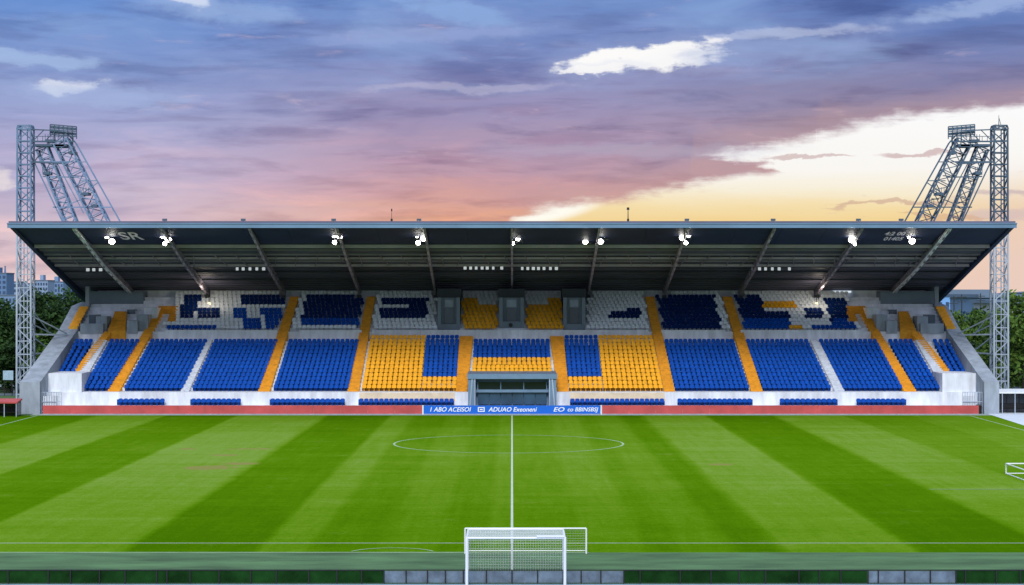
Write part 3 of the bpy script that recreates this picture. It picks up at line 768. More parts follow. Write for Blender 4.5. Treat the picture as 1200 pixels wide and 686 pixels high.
def tower(s, label, dark):
    D = 203.0; px = lambda v: v if s < 0 else 1201 - v
    g = lambda a, y, dd=0: at(px(a), y, D + dd)
    base = g(30, 343); base.z = 0
    root = empty('lattice_tower', base, label, 'tower', 'lattice floodlight towers at the stand ends')
    st, sd = (M['steel_blue'], M['steel_dark']) if not dark else (M['steel_dark'], M['steel_dark'])
    top = g(30, 152)
    zr0 = zr(188) + .9
    mid = base.copy(); mid.z = 18.2
    b = MB(); lattice(b, base, mid, 1.5, 1.45, 13, .15, .075); b.bar(base + Vector((.2, 0, 0)), mid + Vector((.2, 0, 0)), .1); b.bar(base + Vector((-.25, .3, 0)), mid + Vector((-.25, .3, 0)), .1)
    for k in range(26): b.bar(base + Vector((-.25, .3, .7 * k)), base + Vector((.2, 0, .7 * k)), .06)
    b.build('lower_mast', M['steel_pale'], root)
    b = MB(); lattice(b, mid, top, 1.45, 1.4, 9, .15, .085); b.bar(mid + Vector((.2, 0, 0)), top + Vector((.2, 0, 0)), .1)
    b.build('upper_mast', st, root)
    # cap
    b = MB(); lattice(b, g(30, 152), g(30, 147.5), 1.5, 1.3, 1, .1, .08)
    for (a, y) in ((22, 148), (26, 147), (34, 146), (38, 148)): b.bar(g(a, 152), g(a, y), .08)
    b.build('mast_cap', st, root)
    if s > 0:
        b = MB(); b.tube(g(30.5, 150), g(30.5, 135), .06, .02); b.bar(g(27, 150), g(30.5, 138), .05); b.build('lightning_rod', st, root)
    # bridge at the top from mast to the inclined frame
    b = MB()
    for dy in (-.7, .7):
        for (p, q, w) in (((38, 152), (86, 154), .12), ((36, 166), (88, 166), .16), ((36, 190), (80, 192), .16), ((38, 178), (62, 166), .1), ((38, 166), (52, 152), .08), ((52, 166), (66, 153), .08), ((66, 166), (80, 154), .08), ((40, 190), (56, 168), .1), ((22, 166), (40, 166), .1)):
            b.bar(g(*p, dy), g(*q, dy), w)
    for a in range(38, 90, 6): b.bar(g(a, 166, -.7), g(a, 166, .7), .1); b.bar(g(a, 160, -.75), g(a, 166, -.75), .05)
    b.bar(g(38, 160, -.75), g(88, 160, -.75), .06)
    b.build('top_bridge', sd, root)
    b = MB(); p0, p1 = g(42, 168), g(80, 171); x0, x1 = sorted((p0.x, p1.x)); b.box(x0, x1, D - .8, D + .8, p1.z - .12, p1.z + .12); b.build('platform', sd, root)
    # two inclined lattice legs landing on the roof
    def land(a0, y0, a1, y1):
        A = g(a0, y0); B = g(a1, y1); dr = (B - A); k = (zr(D) + .3 - A.z) / dr.z; return A, A + dr * k
    for (a0, y0, a1, y1, w, nm) in ((50, 174, 84, 262, 1.15, 0), (72, 166, 119, 262, 1.5, 1)):
        A, B = land(a0, y0, a1, y1); b = MB(); lattice(b, A, B, w, w, 11, .14, .075)
        for k in range(5): q = A.lerp(B, .1 + k * .2); b.bar(q + Vector((-.5, -.6, 0)), q + Vector((.5, .6, 0)), .09)
        b.build('inclined_leg', st, root)
        MB().box(B.x - 1, B.x + 1, D - 1, D + 1, B.z - .12 - .3, B.z + .1).build('foot_plate', sd, root)
    A, B = land(89, 168, 142, 262); b = MB()
    b.bar(A, B, .14); b.bar(g(80, 158), A, .12)
    for (pa, pb) in (((83, 190), (101, 190)), ((93, 212), (114, 212)), ((108, 243), (131, 243)), ((98, 226), (115, 214))): b.bar(g(*pa), g(*pb), .09)
    b.build('outer_strut', st, root)
    b = MB()
    for (pa, pb, w) in (((42, 190), (82, 190), .16), ((50, 207), (92, 208), .12), ((62, 243), (132, 243), .12), ((40, 190), (74, 262), .12), ((66, 190), (98, 250), .09), ((80, 240), (100, 232), .09)):
        b.bar(g(*pa, -.5), g(*pb, -.5), w)
    b.build('cross_brace', st, root)
    # gear platforms on the legs
    for (a, y, w) in ((101, 228, 9), (112, 242, 7), (56, 204, 8), (86, 180, 7), (70, 172, 14), (60, 166, 10)):
        b = MB(); q = g(a, y); hw = w * D / F / 2; b.box(q.x - hw, q.x + hw, D - .8, D + .6, q.z - .12, q.z + .16)
        for k in range(4): b.bar(Vector((q.x - hw + k * hw * 2 / 3, D - .75, q.z + .1)), Vector((q.x - hw + k * hw * 2 / 3, D - .75, q.z + .7)), .05)
        b.build('maintenance_platform', sd, root)
    # lamp bank on top
    p = g(75, 153.5); bk = MB(); w, h = 31 * D / F, 11.5 * D / F; tilt = lambda B: setattr(B, 'v', [(x_, y_, z_ - (x_ - p.x) * -s * .085) for x_, y_, z_ in B.v]) or B
    bk.bar(p + Vector((-w / 2, -.3, -h / 2)), p + Vector((w / 2, -.3, -h / 2)), .12); bk.bar(p + Vector((-w / 2, -.3, 0)), p + Vector((w / 2, -.3, 0)), .1); bk.bar(p + Vector((-w / 2, -.3, h / 2)), p + Vector((w / 2, -.3, h / 2)), .12)
    for k in range(7): bk.bar(p + Vector((-w / 2 + w * k / 6, -.3, -h / 2 - .25)), p + Vector((-w / 2 + w * k / 6, -.3, h / 2)), .09)
    for k in (1, 3, 5): bk.bar(p + Vector((-w / 2 + w * k / 6, 0, -1.4)), p + Vector((-w / 2 + w * k / 6, -.3, 0)), .1)
    bank = tilt(bk).build('lamp_bank', sd, root)
    for r in range(2):
        for k in range(6):
            c = p + Vector((-w / 2 + w * (k + .5) / 6, -.42, -h / 4 + r * h / 2)); tilt(MB().box(c.x - w / 19, c.x + w / 19, c.y, c.y + .3, c.z - h / 7.5, c.z + h / 7.5)).build('lamp', M['steel_dark'], bank)
    # arms tying the mast to the stand end
    b = MB()
    for (pa, pb, w) in (((38, 392), (86, 393), .16), ((38, 371), (78, 391), .12), ((38, 380), (62, 392), .1), ((40, 366), (58, 391), .08), ((38, 415), (66, 413), .14), ((40, 396), (62, 413), .1)):
        b.bar(g(*pa), g(*pb, 4), w)
    b.build('tie_arm', M['steel_pale'], root)
    MB().box(base.x - 1.2, base.x + 1.2, D - 1.2, D + 1.2, 0, .5).build('plinth', M['concrete_grey'], root)
tower(-1, 'blue grey lattice floodlight tower with inclined legs at the left roof end', False)
tower(1, 'dark lattice floodlight tower with lightning rod at the right roof end', True)

# ------------------------------------------------------------------ goals
def net(b, o, u, v, nu, nv, r=.008):
    o, u, v = Vector(o), Vector(u), Vector(v)
    for k in range(nu + 1): b.bar(o + u * k / nu, o + u * k / nu + v, r)
    for k in range(nv + 1): b.bar(o + v * k / nv, o + v * k / nv + u, r)
d = 78.6; xl, xr = X_at(547, d), X_at(662, d); zt = 2.08; db = 81.4
goal = empty('football_goal', ((xl + xr) / 2, d, 0), 'white framed football goal with net at the near edge of the pitch', 'goal')
for x in (xl, xr):
    MB().tube((x, d, 0), (x, d, zt + .04), .06, n=12).build('post', M['white_paint'], goal)
MB().tube((xl, d, zt), (xr, d, zt), .048, n=12).build('crossbar', M['white_paint'], goal)
b = MB()
for x in (xl, xr):
    b.tube((x, d, zt), (x, db, zt + .02), .045); b.tube((x, db, zt), (x, db, 0), .035); b.tube((x, d, .05), (x, db, .05), .04)
b.tube((xl, db, zt + .02), (xr, db, zt + .02), .05); b.tube((xl, db, .05), (xr, db, .05), .04); b.tube((X_at(600, db), db, .0), (X_at(600, db), db, zt), .035)
b.build('rear_frame', M['white_paint'], goal)
MB().box(X_at(629, d), xr - .02, d - .09, d + .09, zt + .04, zt + .115).build('bracket', M['white_paint'], goal)
b = MB(); net(b, (xl, db - .02, .05), (xr - xl, 0, 0), (0, 0, zt - .05), 38, 18); net(b, (xl, d, zt + .02), (xr - xl, 0, 0), (0, db - d, 0), 38, 22)
for x in (xl, xr): net(b, (x, d, .05), (0, db - d, 0), (0, 0, zt - .05), 22, 18)
b.build('net', M['net'], goal)
# second, lower goal frame behind it
d = 89.2; xl, xr = X_at(545, d), X_at(687, d); zt = Z_at(619.5, d)
g2 = empty('training_goal', ((xl + xr) / 2, d, 0), 'low wide training goal standing right behind the near goal', 'goal')
for x in (xl, xr): MB().tube((x, d, 0), (x, d, zt), .04).build('post', M['white_paint'], g2)
MB().tube((xl, d, zt), (xr, d, zt), .04).build('crossbar', M['white_paint'], g2)
b = MB(); 
for x in (xl, xr): b.tube((x, d, zt), (x, d + .9, .03), .025)
b.tube((xl, d + .9, .03), (xr, d + .9, .03), .025); b.build('rear_frame', M['white_paint'], g2)
b = MB(); net(b, (xl, d, zt), (xr - xl, 0, 0), (0, .9, -zt + .03), 46, 9, .006); b.build('net', M['net'], g2)
# small side goal at the right
xg = X_at(1179, 128.5); dA_, dB_ = 128.5, 119.0; zt = Z_at(543.5, 128.5)
g3 = empty('side_goal', (xg, 124, 0), 'small white side goal at the right edge of the photo', 'goal')
for y in (dA_, dB_): MB().tube((xg, y, 0), (xg, y, zt), .05).build('post', M['white_paint'], g3)
MB().tube((xg, dA_, zt), (xg, dB_, zt), .045).build('crossbar', M['white_paint'], g3)
b = MB()
for y in (dA_, dB_): b.tube((xg, y, zt), (xg + 1.4, y, zt), .045); b.tube((xg + 1.4, y, zt), (xg + 1.8, y, .0), .035); b.tube((xg, y, .04), (xg + 1.8, y, .04), .035)
b.tube((xg, dA_, .035), (xg, dB_, .035), .04); b.tube((xg + 1.4, dA_, zt), (xg + 1.4, dB_, zt), .035); b.tube((xg + 1.8, dA_, .04), (xg + 1.8, dB_, .04), .035)
b.build('rear_frame', M['white_paint'], g3)
b = MB(); net(b, (xg + 1.4, dA_, zt), (0, dB_ - dA_, 0), (.4, 0, -zt), 40, 6, .006); b.build('net', M['net'], g3)

# ------------------------------------------------------------------ perimeter fence
fd = 80.0
fn = empty('perimeter_fence', (0, fd, 0), 'low dark green screened fence along the near edge of the pitch', 'fence')
zt = Z_at(668.5, fd)
def fpanel(a, c, m, top, name='screen', off=0):
    return MB().box(X_at(a, fd), X_at(c, fd), fd + off, fd + .03 + off, .05, top).build(name, m, fn)
for a, c in ((-20, 450), (731, 1016), (1121, 1230)): fpanel(a, c, M['fence_green'], zt - .02)
for a, c, lab in ((450.5, 543, 'grey blue boards left of the goal'), (543.5, 664, 'grey blue boards behind the goal'), (664.5, 730.5, 'grey blue boards right of the goal'), (1016.5, 1120.5, 'grey blue boards at the right')):
    tag(fpanel(a, c, M['fence_grey'], zt - .04, 'board'), lab)
MB().box(X_at(-20, fd), X_at(1230, fd), fd - .03, fd + .0, zt - .01, zt + .03).build('top_rail', M['black'], fn)
for p in (10, 57, 83, 117, 147, 184, 196, 223, 257, 294, 324, 362, 395, 424, 450, 476, 501, 522, 543, 570, 600, 630, 660, 681, 704, 731, 750, 797, 833, 866, 897, 936, 960, 985, 1017, 1029, 1060, 1090, 1120, 1131, 1167, 1195):
    MB().bar((X_at(p, fd), fd - .05, 0), (X_at(p, fd), fd - .05, zt + .03), .05).build('post', M['black'], fn)

# ------------------------------------------------------------------ shelters beside the stand, rails
def shelter(x0, x1, d, zt, roofm, label, name='dugout'):
    r = empty(name, ((x0 + x1) / 2, d, 0), label, 'dugout')
    MB().hexa([(x0, d - .9, zt - .22), (x1, d - .9, zt - .22), (x1, d + 1.0, zt), (x0, d + 1.0, zt), (x0, d - .9, zt - .06), (x1, d - .9, zt - .06), (x1, d + 1.0, zt + .16), (x0, d + 1.0, zt + .16)]).build('roof', roofm, r)
    MB().box(x0 + .1, x1 - .1, d + .85, d + .95, 0, zt - .02).build('back_panel', M['glass_dark'], r)
    for x in (x0 + .05, x1 - .12): MB().box(x, x + .07, d - .7, d + .849, .1, zt - .2).build('side_panel', M['glass_dark'], r)
    n = max(2, int((x1 - x0) / 1.1))
    for k in range(n + 1): x = x0 + .12 + (x1 - x0 - .24) * k / n; MB().bar((x, d - .8, 0), (x, d - .8, zt - .2), .07).build('post', M['steel_pale'], r)
    b = MB(); b.box(x0 + .25, x1 - .25, d + .3, d + .7, .38, .45); b.box(x0 + .25, x1 - .25, d + .7, d + .76, .5, .95)
    b.build('bench', M['black'], r); return r
shelter(X_at(-22, 188), X_at(23, 188), 188, 1.55, M['board_red'], 'low dugout with red roof left of the stand')
shelter(X_at(1156, 193), X_at(1218, 193), 193, 2.25, M['white_paint'], 'low dugout with white roof right of the stand')
bn = empty('litter_bin', (X_at(1146, 190.6), 192.2, 0), 'small black bin at the right end of the red board', 'bin')
MB().tube((X_at(1146, 190.6) + .45, 192.2, 0), (X_at(1146, 190.6) + .45, 192.2, .8), .28, .32, 14).build('body', M['black'], bn)
MB().tube((X_at(1146, 190.6) + .45, 192.2, .8), (X_at(1146, 190.6) + .45, 192.2, .92), .34, .2, 14).build('lid', M['column_dark'], bn)
def rail(x0, x1, d, label):
    r = empty('guard_rail', ((x0 + x1) / 2, d, 0), label, 'rail'); MB().box(x0, x1, d, d + .1, .75, 1.05).build('beam', M['steel_pale'], r)
    n = int((x1 - x0) / 2)
    for k in range(n + 1): x = x0 + (x1 - x0) * k / n; MB().bar((x, d + .15, 0), (x, d + .15, 1.0), .1).build('post', M['steel_pale'], r)
rail(-78, -54, 232, 'pale guard rail under the trees left of the stand')
rail(55, 80, 226, 'pale guard rail under the trees right of the stand')
rect('road', -90, -54, 226, 231, .02, mat('asphalt', (.10, .13, .16, 1), .9)); rect('car_park', 52, 95, 205, 224, .02, mat('pale asphalt', (.26, .32, .40, 1), .9))
# notice board
d = 226; p = at(9.5, 440, d); nb = empty('notice_board', (p.x, d, 0), 'pale blue notice board under the dark trees at far left', 'sign')
MB().box(p.x - .6, p.x + .6, d, d + .06, p.z - .55, p.z + .55).build('panel', mat('pale blue panel', (.35, .5, .62, 1), .6, var=.3, scale=3), nb)
for s in (-.45, .45): MB().bar((p.x + s, d + .1, 0), (p.x + s, d + .1, p.z + .5), .08).build('post', M['black'], nb)

# ------------------------------------------------------------------ trees
def tree_meshes(seed, h, w, leaf, nleaf, crown_from=.22, lobes=9):
    rnd = random.Random(seed); tr = MB(); cr = MB()
    tr.tube((0, 0, -.1), (rnd.uniform(-.2, .2), 0, h * .35), .05 * h * .45, .05 * h * .3, 9, cap=False)
    top = Vector((0, 0, h * .34)); L = []
    for k in range(lobes):
        a = 2 * math.pi * (k * .382 + rnd.random() * .1); u = k / (lobes - 1)
        zz = h * (crown_from + .14 + (.70 - crown_from) * u + rnd.uniform(-.04, .04)); rr = w * .5 * (.62 - .35 * abs(u - .35) * 1.3) * rnd.uniform(.75, 1.1)
        c = Vector((math.cos(a) * rr, math.sin(a) * rr, zz)); r = w * rnd.uniform(.20, .30) * (1 - .25 * u); L.append((c, r))
        tr.tube(Vector((0, 0, h * (.2 + .14 * u))), c, .02 * h * .4, .012, 6, cap=False)
    L.append((Vector((0, 0, h * .86)), w * .2)); L.append((Vector((0, 0, h * .58)), w * .33))
    tot = sum(r ** 2 for _, r in L)
    for c, r in L:
        cl = [(Vector((rnd.gauss(0, 1), rnd.gauss(0, 1), rnd.gauss(0, 1))).normalized() * r * rnd.uniform(.55, 1.05)) for _ in range(16)]
        for _ in range(int(nleaf * r * r / tot)):
            q = c + rnd.choice(cl) + Vector((rnd.gauss(0, 1), rnd.gauss(0, 1), rnd.gauss(0, .8))) * r * .22
            if q.z < h * crown_from * .7: continue
            s = leaf * rnd.uniform(.6, 1.3); n = Vector((rnd.gauss(0, 1), rnd.gauss(0, 1), rnd.gauss(.5, 1))).normalized()
            x = n.orthogonal().normalized(); x.rotate(Matrix.Rotation(rnd.uniform(0, 6.28), 3, n)); y = n.cross(x)
            cr.add([q - x * s, q + y * s * .45, q + x * s, q - y * s * .45], [(0, 1, 2, 3)])
    return tr, cr
PROTO = []
for sd, h, w, cf in ((1, 10, 8.5, .16), (2, 10, 7.5, .12), (3, 10, 9.5, .1), (4, 10, 5.0, .05)):
    tr, cr = tree_meshes(sd, h, w, .27, 6500, cf); a = tr.build('trunk', M['bark']); c = cr.build('crown', M['leaf_mid']); PROTO.append((a.data, c.data)); bpy.data.objects.remove(a); bpy.data.objects.remove(c)
def tree(px, d, ytop, k, m, label, wide=1.0, group=None, name='tree'):
    x = X_at(px, d); h = Z_at(ytop, d); sc = h / 9.9
    r = empty(name, (x, d, 0), label, 'tree', group); r.rotation_euler.z = random.uniform(0, 6.28); r.scale = (sc * wide, sc * wide, sc)
    for nm, me in zip(('trunk', 'crown'), PROTO[k]):
        o = bpy.data.objects.new(nm, me); C.objects.link(o); o.parent = r
        if nm == 'crown': o.material_slots[0].link = 'OBJECT'; o.material_slots[0].material = m
    return r
G1, G2 = 'trees left of the stand', 'trees right of the stand'
tree(52, 240, 347, 0, M['leaf_dark'], 'dark round tree just right of the left lattice mast', 1, G1)
tree(80, 246, 344, 2, M['leaf_dark'], 'dark tree touching the left roof end', .95, G1)
tree(6, 238, 358, 1, M['leaf_dark'], 'dark tree at the left edge of the photo', 1.1, G1)
tree(28, 252, 352, 2, M['leaf_dark'], 'dark tree behind the left lattice mast', 1, G1)
tree(-22, 244, 352, 0, M['leaf_dark'], 'dark tree cut by the left edge of the photo', 1, G1)
tree(66, 232, 385, 3, M['leaf_mid'], 'low green bushy tree beside the left tie arms', 1.6, G1, 'bushy_tree')
tree(14, 233, 400, 3, M['leaf_dark'], 'low dark bushy tree behind the notice board', 1.9, G1, 'bushy_tree')
tree(98, 248, 360, 1, M['leaf_dark'], 'dark tree behind the left end wall', .9, G1)
tree(1200, 222, 349, 2, M['leaf_bright'], 'large bright green tree at the right edge of the photo', 1.05, G2)
tree(1226, 230, 352, 0, M['leaf_mid'], 'green tree cut by the right edge of the photo', 1, G2)
tree(1122, 246, 370, 0, M['leaf_bright'], 'bright green tree right behind the right roof end', .9, G2)
tree(1143, 250, 368, 1, M['leaf_mid'], 'green tree between the tie arms and the right mast', .9, G2)
tree(1160, 246, 374, 2, M['leaf_mid'], 'green tree behind the right lattice mast', .9, G2)
tree(1106, 250, 378, 1, M['leaf_dark'], 'dark tree behind the right end wall', .9, G2)
tree(1135, 236, 398, 3, M['leaf_dark'], 'low dark bushy tree under the right tie arms', 2.0, G2, 'bushy_tree')
tree(1153, 233, 402, 3, M['leaf_dark'], 'low dark bushy tree left of the right mast', 2.0, G2, 'bushy_tree')
tree(1178, 240, 388, 3, M['leaf_dark'], 'low dark bushy tree right of the right mast', 2.0, G2, 'bushy_tree')
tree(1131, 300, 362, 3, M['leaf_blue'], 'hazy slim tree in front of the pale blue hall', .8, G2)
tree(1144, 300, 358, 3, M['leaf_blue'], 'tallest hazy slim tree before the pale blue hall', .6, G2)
# far-off woods
def wood(x0, x1, d, h, seed, label, m):
    rnd = random.Random(seed); b = MB()
    for _ in range(7000):
        x = rnd.uniform(x0, x1); hh = h * (.72 + .2 * math.sin(x * .07 + seed) + .12 * math.sin(x * .23)); z = hh * rnd.random() ** .6; s = rnd.uniform(.8, 1.6)
        n = Vector((rnd.gauss(0, 1), rnd.gauss(-.5, 1), rnd.gauss(.4, 1))).normalized(); u = n.orthogonal().normalized(); v = n.cross(u); q = Vector((x, d + rnd.uniform(-12, 12), z))
        b.add([q - u * s, q + v * s * .6, q + u * s, q - v * s * .6], [(0, 1, 2, 3)])
    o = b.build('woodland', m); return tag(o, label, 'woodland', kind='stuff')
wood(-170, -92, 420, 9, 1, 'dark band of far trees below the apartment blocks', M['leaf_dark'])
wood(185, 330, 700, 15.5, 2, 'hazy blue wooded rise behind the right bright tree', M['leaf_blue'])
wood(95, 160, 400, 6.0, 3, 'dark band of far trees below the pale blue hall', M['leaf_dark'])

# ------------------------------------------------------------------ far buildings
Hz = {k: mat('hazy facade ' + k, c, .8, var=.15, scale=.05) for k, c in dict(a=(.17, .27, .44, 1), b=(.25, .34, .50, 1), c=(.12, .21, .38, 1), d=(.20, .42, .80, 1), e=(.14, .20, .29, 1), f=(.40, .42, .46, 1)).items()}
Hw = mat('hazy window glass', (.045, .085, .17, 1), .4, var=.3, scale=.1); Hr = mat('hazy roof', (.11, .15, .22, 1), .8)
def block(pa, pc, ytop, d, m, label, cols, rows, dep=14, roofbox=True):
    x0, x1 = X_at(pa, d), X_at(pc, d); zt = Z_at(ytop, d)
    r = empty('apartment_block', ((x0 + x1) / 2, d, 0), label, 'building', 'hazy apartment blocks on the left')
    MB().box(x0, x1, d, d + dep, 0, zt).build('wall', m, r)
    rf = MB().box(x0 - .2, x1 + .2, d - .2, d + dep + .2, zt + .002, zt + .5).build('roof', Hr, r)
    if roofbox: MB().box(x0 + (x1 - x0) * .3, x0 + (x1 - x0) * .55, d + 3, d + 8, zt + .5, zt + 3.0).build('stair_tower', m, rf)
    for q in range(rows):
        for k in range(cols):
            w = (x1 - x0) / cols; xx = x0 + w * k; z = 1.2 + (zt - 1.6) * q / rows; hh = (zt - 1.6) / rows
            MB().box(xx + w * .2, xx + w * .8, d - .12, d - .003, z + hh * .25, z + hh * .8).build('window', Hw, r)
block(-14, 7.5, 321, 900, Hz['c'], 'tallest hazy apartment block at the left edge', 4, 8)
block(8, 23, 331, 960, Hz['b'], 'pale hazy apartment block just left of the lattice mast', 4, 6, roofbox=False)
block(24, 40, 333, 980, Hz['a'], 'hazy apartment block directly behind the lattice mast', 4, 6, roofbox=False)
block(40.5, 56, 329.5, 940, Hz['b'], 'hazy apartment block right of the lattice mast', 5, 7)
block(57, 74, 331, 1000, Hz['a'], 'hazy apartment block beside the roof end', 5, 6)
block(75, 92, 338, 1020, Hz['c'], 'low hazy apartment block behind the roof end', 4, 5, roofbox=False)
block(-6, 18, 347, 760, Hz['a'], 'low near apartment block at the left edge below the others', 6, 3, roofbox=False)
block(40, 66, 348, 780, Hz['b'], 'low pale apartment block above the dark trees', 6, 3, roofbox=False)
def mast_on(px, ya, yb, d, label, name='chimney'):
    r = empty(name, at(px, yb, d), label, 'chimney'); MB().tube(at(px, yb, d), at(px, ya, d), .5, .3).build('shaft', Hz['c'], r); MB().tube(at(px, ya, d), at(px, ya - .6, d), .45, .45).build('cap', Hr, r)
mast_on(6, 312.5, 321, 905, 'thin mast on top of the tallest hazy block')
def hall(pa, pc, ytop, yband, d, m, label):
    x0, x1 = X_at(pa, d), X_at(pc, d); zt = Z_at(ytop, d); zb = Z_at(yband, d)
    r = empty('industrial_hall', ((x0 + x1) / 2, d, 0), label, 'building')
    MB().box(x0, x1, d, d + 40, 0, zb).build('wall', m, r); MB().box(x0 - 1, x1 + 1, d - 1, d + 41, zb + .002, zt).build('roof', Hz['e'], r)
    n = 7
    for k in range(n): w = (x1 - x0) / n; MB().box(x0 + w * (k + .25), x0 + w * (k + .7), d - .15, d - .004, zb * .55, zb * .8).build('window', Hw, r)
    MB().box(x0 + 2, x0 + 7, d - .2, d - .005, 0, 4).build('door', Hr, r)
hall(1098, 1156, 339.5, 346, 620, Hz['d'], 'pale blue hall with dark flat roof right of the stand roof')
hall(1150, 1192, 345, 349, 560, Hz['a'], 'low hazy hall behind the right lattice mast')
hall(1186, 1240, 352, 356, 480, Hz['f'], 'low pale hall behind the bright tree at right')
def pole(px, d, ytop, label):
    x = X_at(px, d); zt = Z_at(ytop, d); r = empty('utility_pole', (x, d, 0), label, 'pole', 'utility poles before the hall')
    MB().tube((x, d, 0), (x, d, zt), .14, .1).build('shaft', M['column_dark'], r)
    for q in (.5, 1.3): MB().bar((x - .8, d, zt - q), (x + .8, d, zt - q), .12).build('crossarm', M['column_dark'], r)
pole(1118, 330, 347, 'utility pole nearest the right roof end'); pole(1127, 330, 345, 'tallest utility pole before the pale blue hall'); pole(1149, 340, 344, 'utility pole just left of the right lattice mast')

# ------------------------------------------------------------------ sky
W = bpy.data.worlds.new('World'); S.world = W; W.use_nodes = True; t = NT(W.node_tree); bg = t.n['Background']
SUN_EL, SUN_AZ = 37.0, 184.0       # the bright part of the sky that lights the stand, seen from above (azimuth from +Y)
gen = t.new('ShaderNodeTexCoord').outputs['Generated']; dx, dy, dz = t.sep(gen)
U = t.m('MULTIPLY', t.m('ARCTAN2', dx, dy), 2.258); V = t.m('MULTIPLY', t.m('ARCSINE', dz), 2.258)
P0 = t.comb(U, V)
n_big = t.noise(t.scale(P0, (2.6, 10, 1)), 1.0, 5, .55, .6)
n_str = t.noise(t.scale(P0, (3.2, 34, 1)), 1.3, 6, .6, .5)
n_fin = t.noise(t.scale(P0, (14, 60, 1)), 1.0, 6, .62, .3)
n_bd = t.noise(t.scale(P0, (4.0, 22, 1)), 1.0, 7, .58, .3)
n_puf = t.noise(t.scale(P0, (26, 48, 1)), 1.0, 6, .62)
c0 = lambda n: t.m('SUBTRACT', n, .5)
Vw = t.m('ADD', V, t.m('ADD', t.m('MULTIPLY', c0(n_big), .085), t.m('MULTIPLY', c0(n_str), .05)))
vf = t.m('MULTIPLY', Vw, 2.5)
k = lambda v: v * 2.5
left = t.ramp(vf, [(0, lin(230, 206, 206)), (k(.05), lin(228, 199, 202)), (k(.09), lin(212, 192, 206)), (k(.135), lin(188, 178, 208)), (k(.2), lin(158, 166, 208)), (k(.27), lin(128, 153, 206)), (k(.34), lin(108, 148, 212))])
cent = t.ramp(vf, [(0, lin(234, 184, 150)), (k(.08), lin(228, 168, 138)), (k(.105), lin(216, 163, 155)), (k(.14), lin(194, 157, 172)), (k(.185), lin(170, 152, 182)), (k(.23), lin(150, 147, 188)), (k(.275), lin(126, 142, 194)), (k(.34), lin(112, 143, 202))])
right = t.ramp(vf, [(0, lin(230, 190, 175)), (k(.10), lin(206, 155, 145)), (k(.15), lin(166, 144, 162)), (k(.2), lin(150, 138, 166)), (k(.25), lin(132, 132, 172)), (k(.29), lin(114, 132, 184)), (k(.34), lin(104, 134, 194))])
Uw = t.m('ADD', U, t.m('MULTIPLY', c0(n_big), .35))
col = t.mix(t.ss(Uw, -.48, -.06), left, cent); col = t.mix(t.ss(Uw, .0, .38), col, right)
# lighter and darker bands inside the cloud deck
dark = t.ss(n_big, .50, .70); col = t.mix(t.m('MULTIPLY', dark, .36), col, t.mix(1.0, col, (.62, .66, .80, 1), 'MULTIPLY'))
n_md = t.noise(t.scale(P0, (6, 44, 1)), 1.0, 6, .56, .25); col = t.mix(t.m('MULTIPLY', t.ss(n_md, .47, .66), .62), col, t.mix(1.0, col, (.70, .66, .72, 1), 'MULTIPLY'))
lite = t.ss(n_str, .52, .70); col = t.mix(t.m('MULTIPLY', lite, .50), col, t.mix(1.0, col, (1.35, 1.18, 1.10, 1), 'MULTIPLY'))
wisp = t.m('MULTIPLY', t.ss(n_fin, .55, .75), t.ss(n_str, .45, .65)); col = t.mix(t.m('MULTIPLY', wisp, .45), col, lin(222, 196, 208))
bd = t.m('MULTIPLY', c0(n_bd), 2.2); col = t.mix(t.m('MULTIPLY', t.ss(bd, .04, .40), .70), col, t.mix(1.0, col, (1.30, 1.17, 1.06, 1), 'MULTIPLY')); col = t.mix(t.m('MULTIPLY', t.ss(bd, -.04, -.40), .80), col, t.mix(1.0, col, (.62, .62, .72, 1), 'MULTIPLY'))
blu = t.ss(n_big, .52, .34); col = t.mix(t.m('MULTIPLY', t.m('MULTIPLY', blu, t.ss(V, .18, .30)), .55), col, lin(146, 178, 226))
# the sunset opening under the cloud deck at the right
frU = lambda st: t.framp(t.mr(U, -.1, .65, 0, 1), [((u + .1) / .75, v) for u, v in st])
edge = t.m('ADD', t.m('ADD', t.m('MULTIPLY', c0(n_big), .022), t.m('MULTIPLY', c0(n_puf), .020)), t.m('ADD', t.m('MULTIPLY', c0(n_fin), .018), t.m('MULTIPLY', c0(n_str), .034)))
Ve = t.m('SUBTRACT', V, edge)
vb1 = frU([(-.1, 0), (-.03, .05), (.0, .092), (.03, .099), (.1, .111), (.2, .127), (.25, .136), (.305, .147), (.33, .16), (.36, .2), (.65, .2)])
vb2 = frU([(-.1, 0), (.19, 0), (.212, .163), (.25, .172), (.30, .180), (.36, .192), (.45, .203), (.6, .219), (.65, .222)])
vt = frU([(-.1, .17), (.21, .1615), (.25, .155), (.305, .149), (.34, .12), (.36, 0), (.65, 0)])
lowr = t.m('MULTIPLY', t.ss(t.m('SUBTRACT', vb1, Ve), -.004, .012), t.ss(t.m('SUBTRACT', vb2, Ve), -.5, .012))
lowr = t.ss(t.m('SUBTRACT', t.m('MINIMUM', vb1, t.m('MAXIMUM', vb2, t.mr(U, .33, .36, 1, 0))), Ve), -.004, .012)
uppr = t.m('MULTIPLY', t.ss(t.m('SUBTRACT', vb2, Ve), -.003, .012), t.ss(t.m('SUBTRACT', Ve, vt), -.002, .006))
clear = t.m('MAXIMUM', lowr, uppr)
fringe = t.m('MULTIPLY', t.ss(t.m('SUBTRACT', t.m('MAXIMUM', vb1, vb2), Ve), -.035, .004), t.ss(U, -.02, .06)); col = t.mix(t.m('MULTIPLY', fringe, .42), col, lin(196, 160, 158))
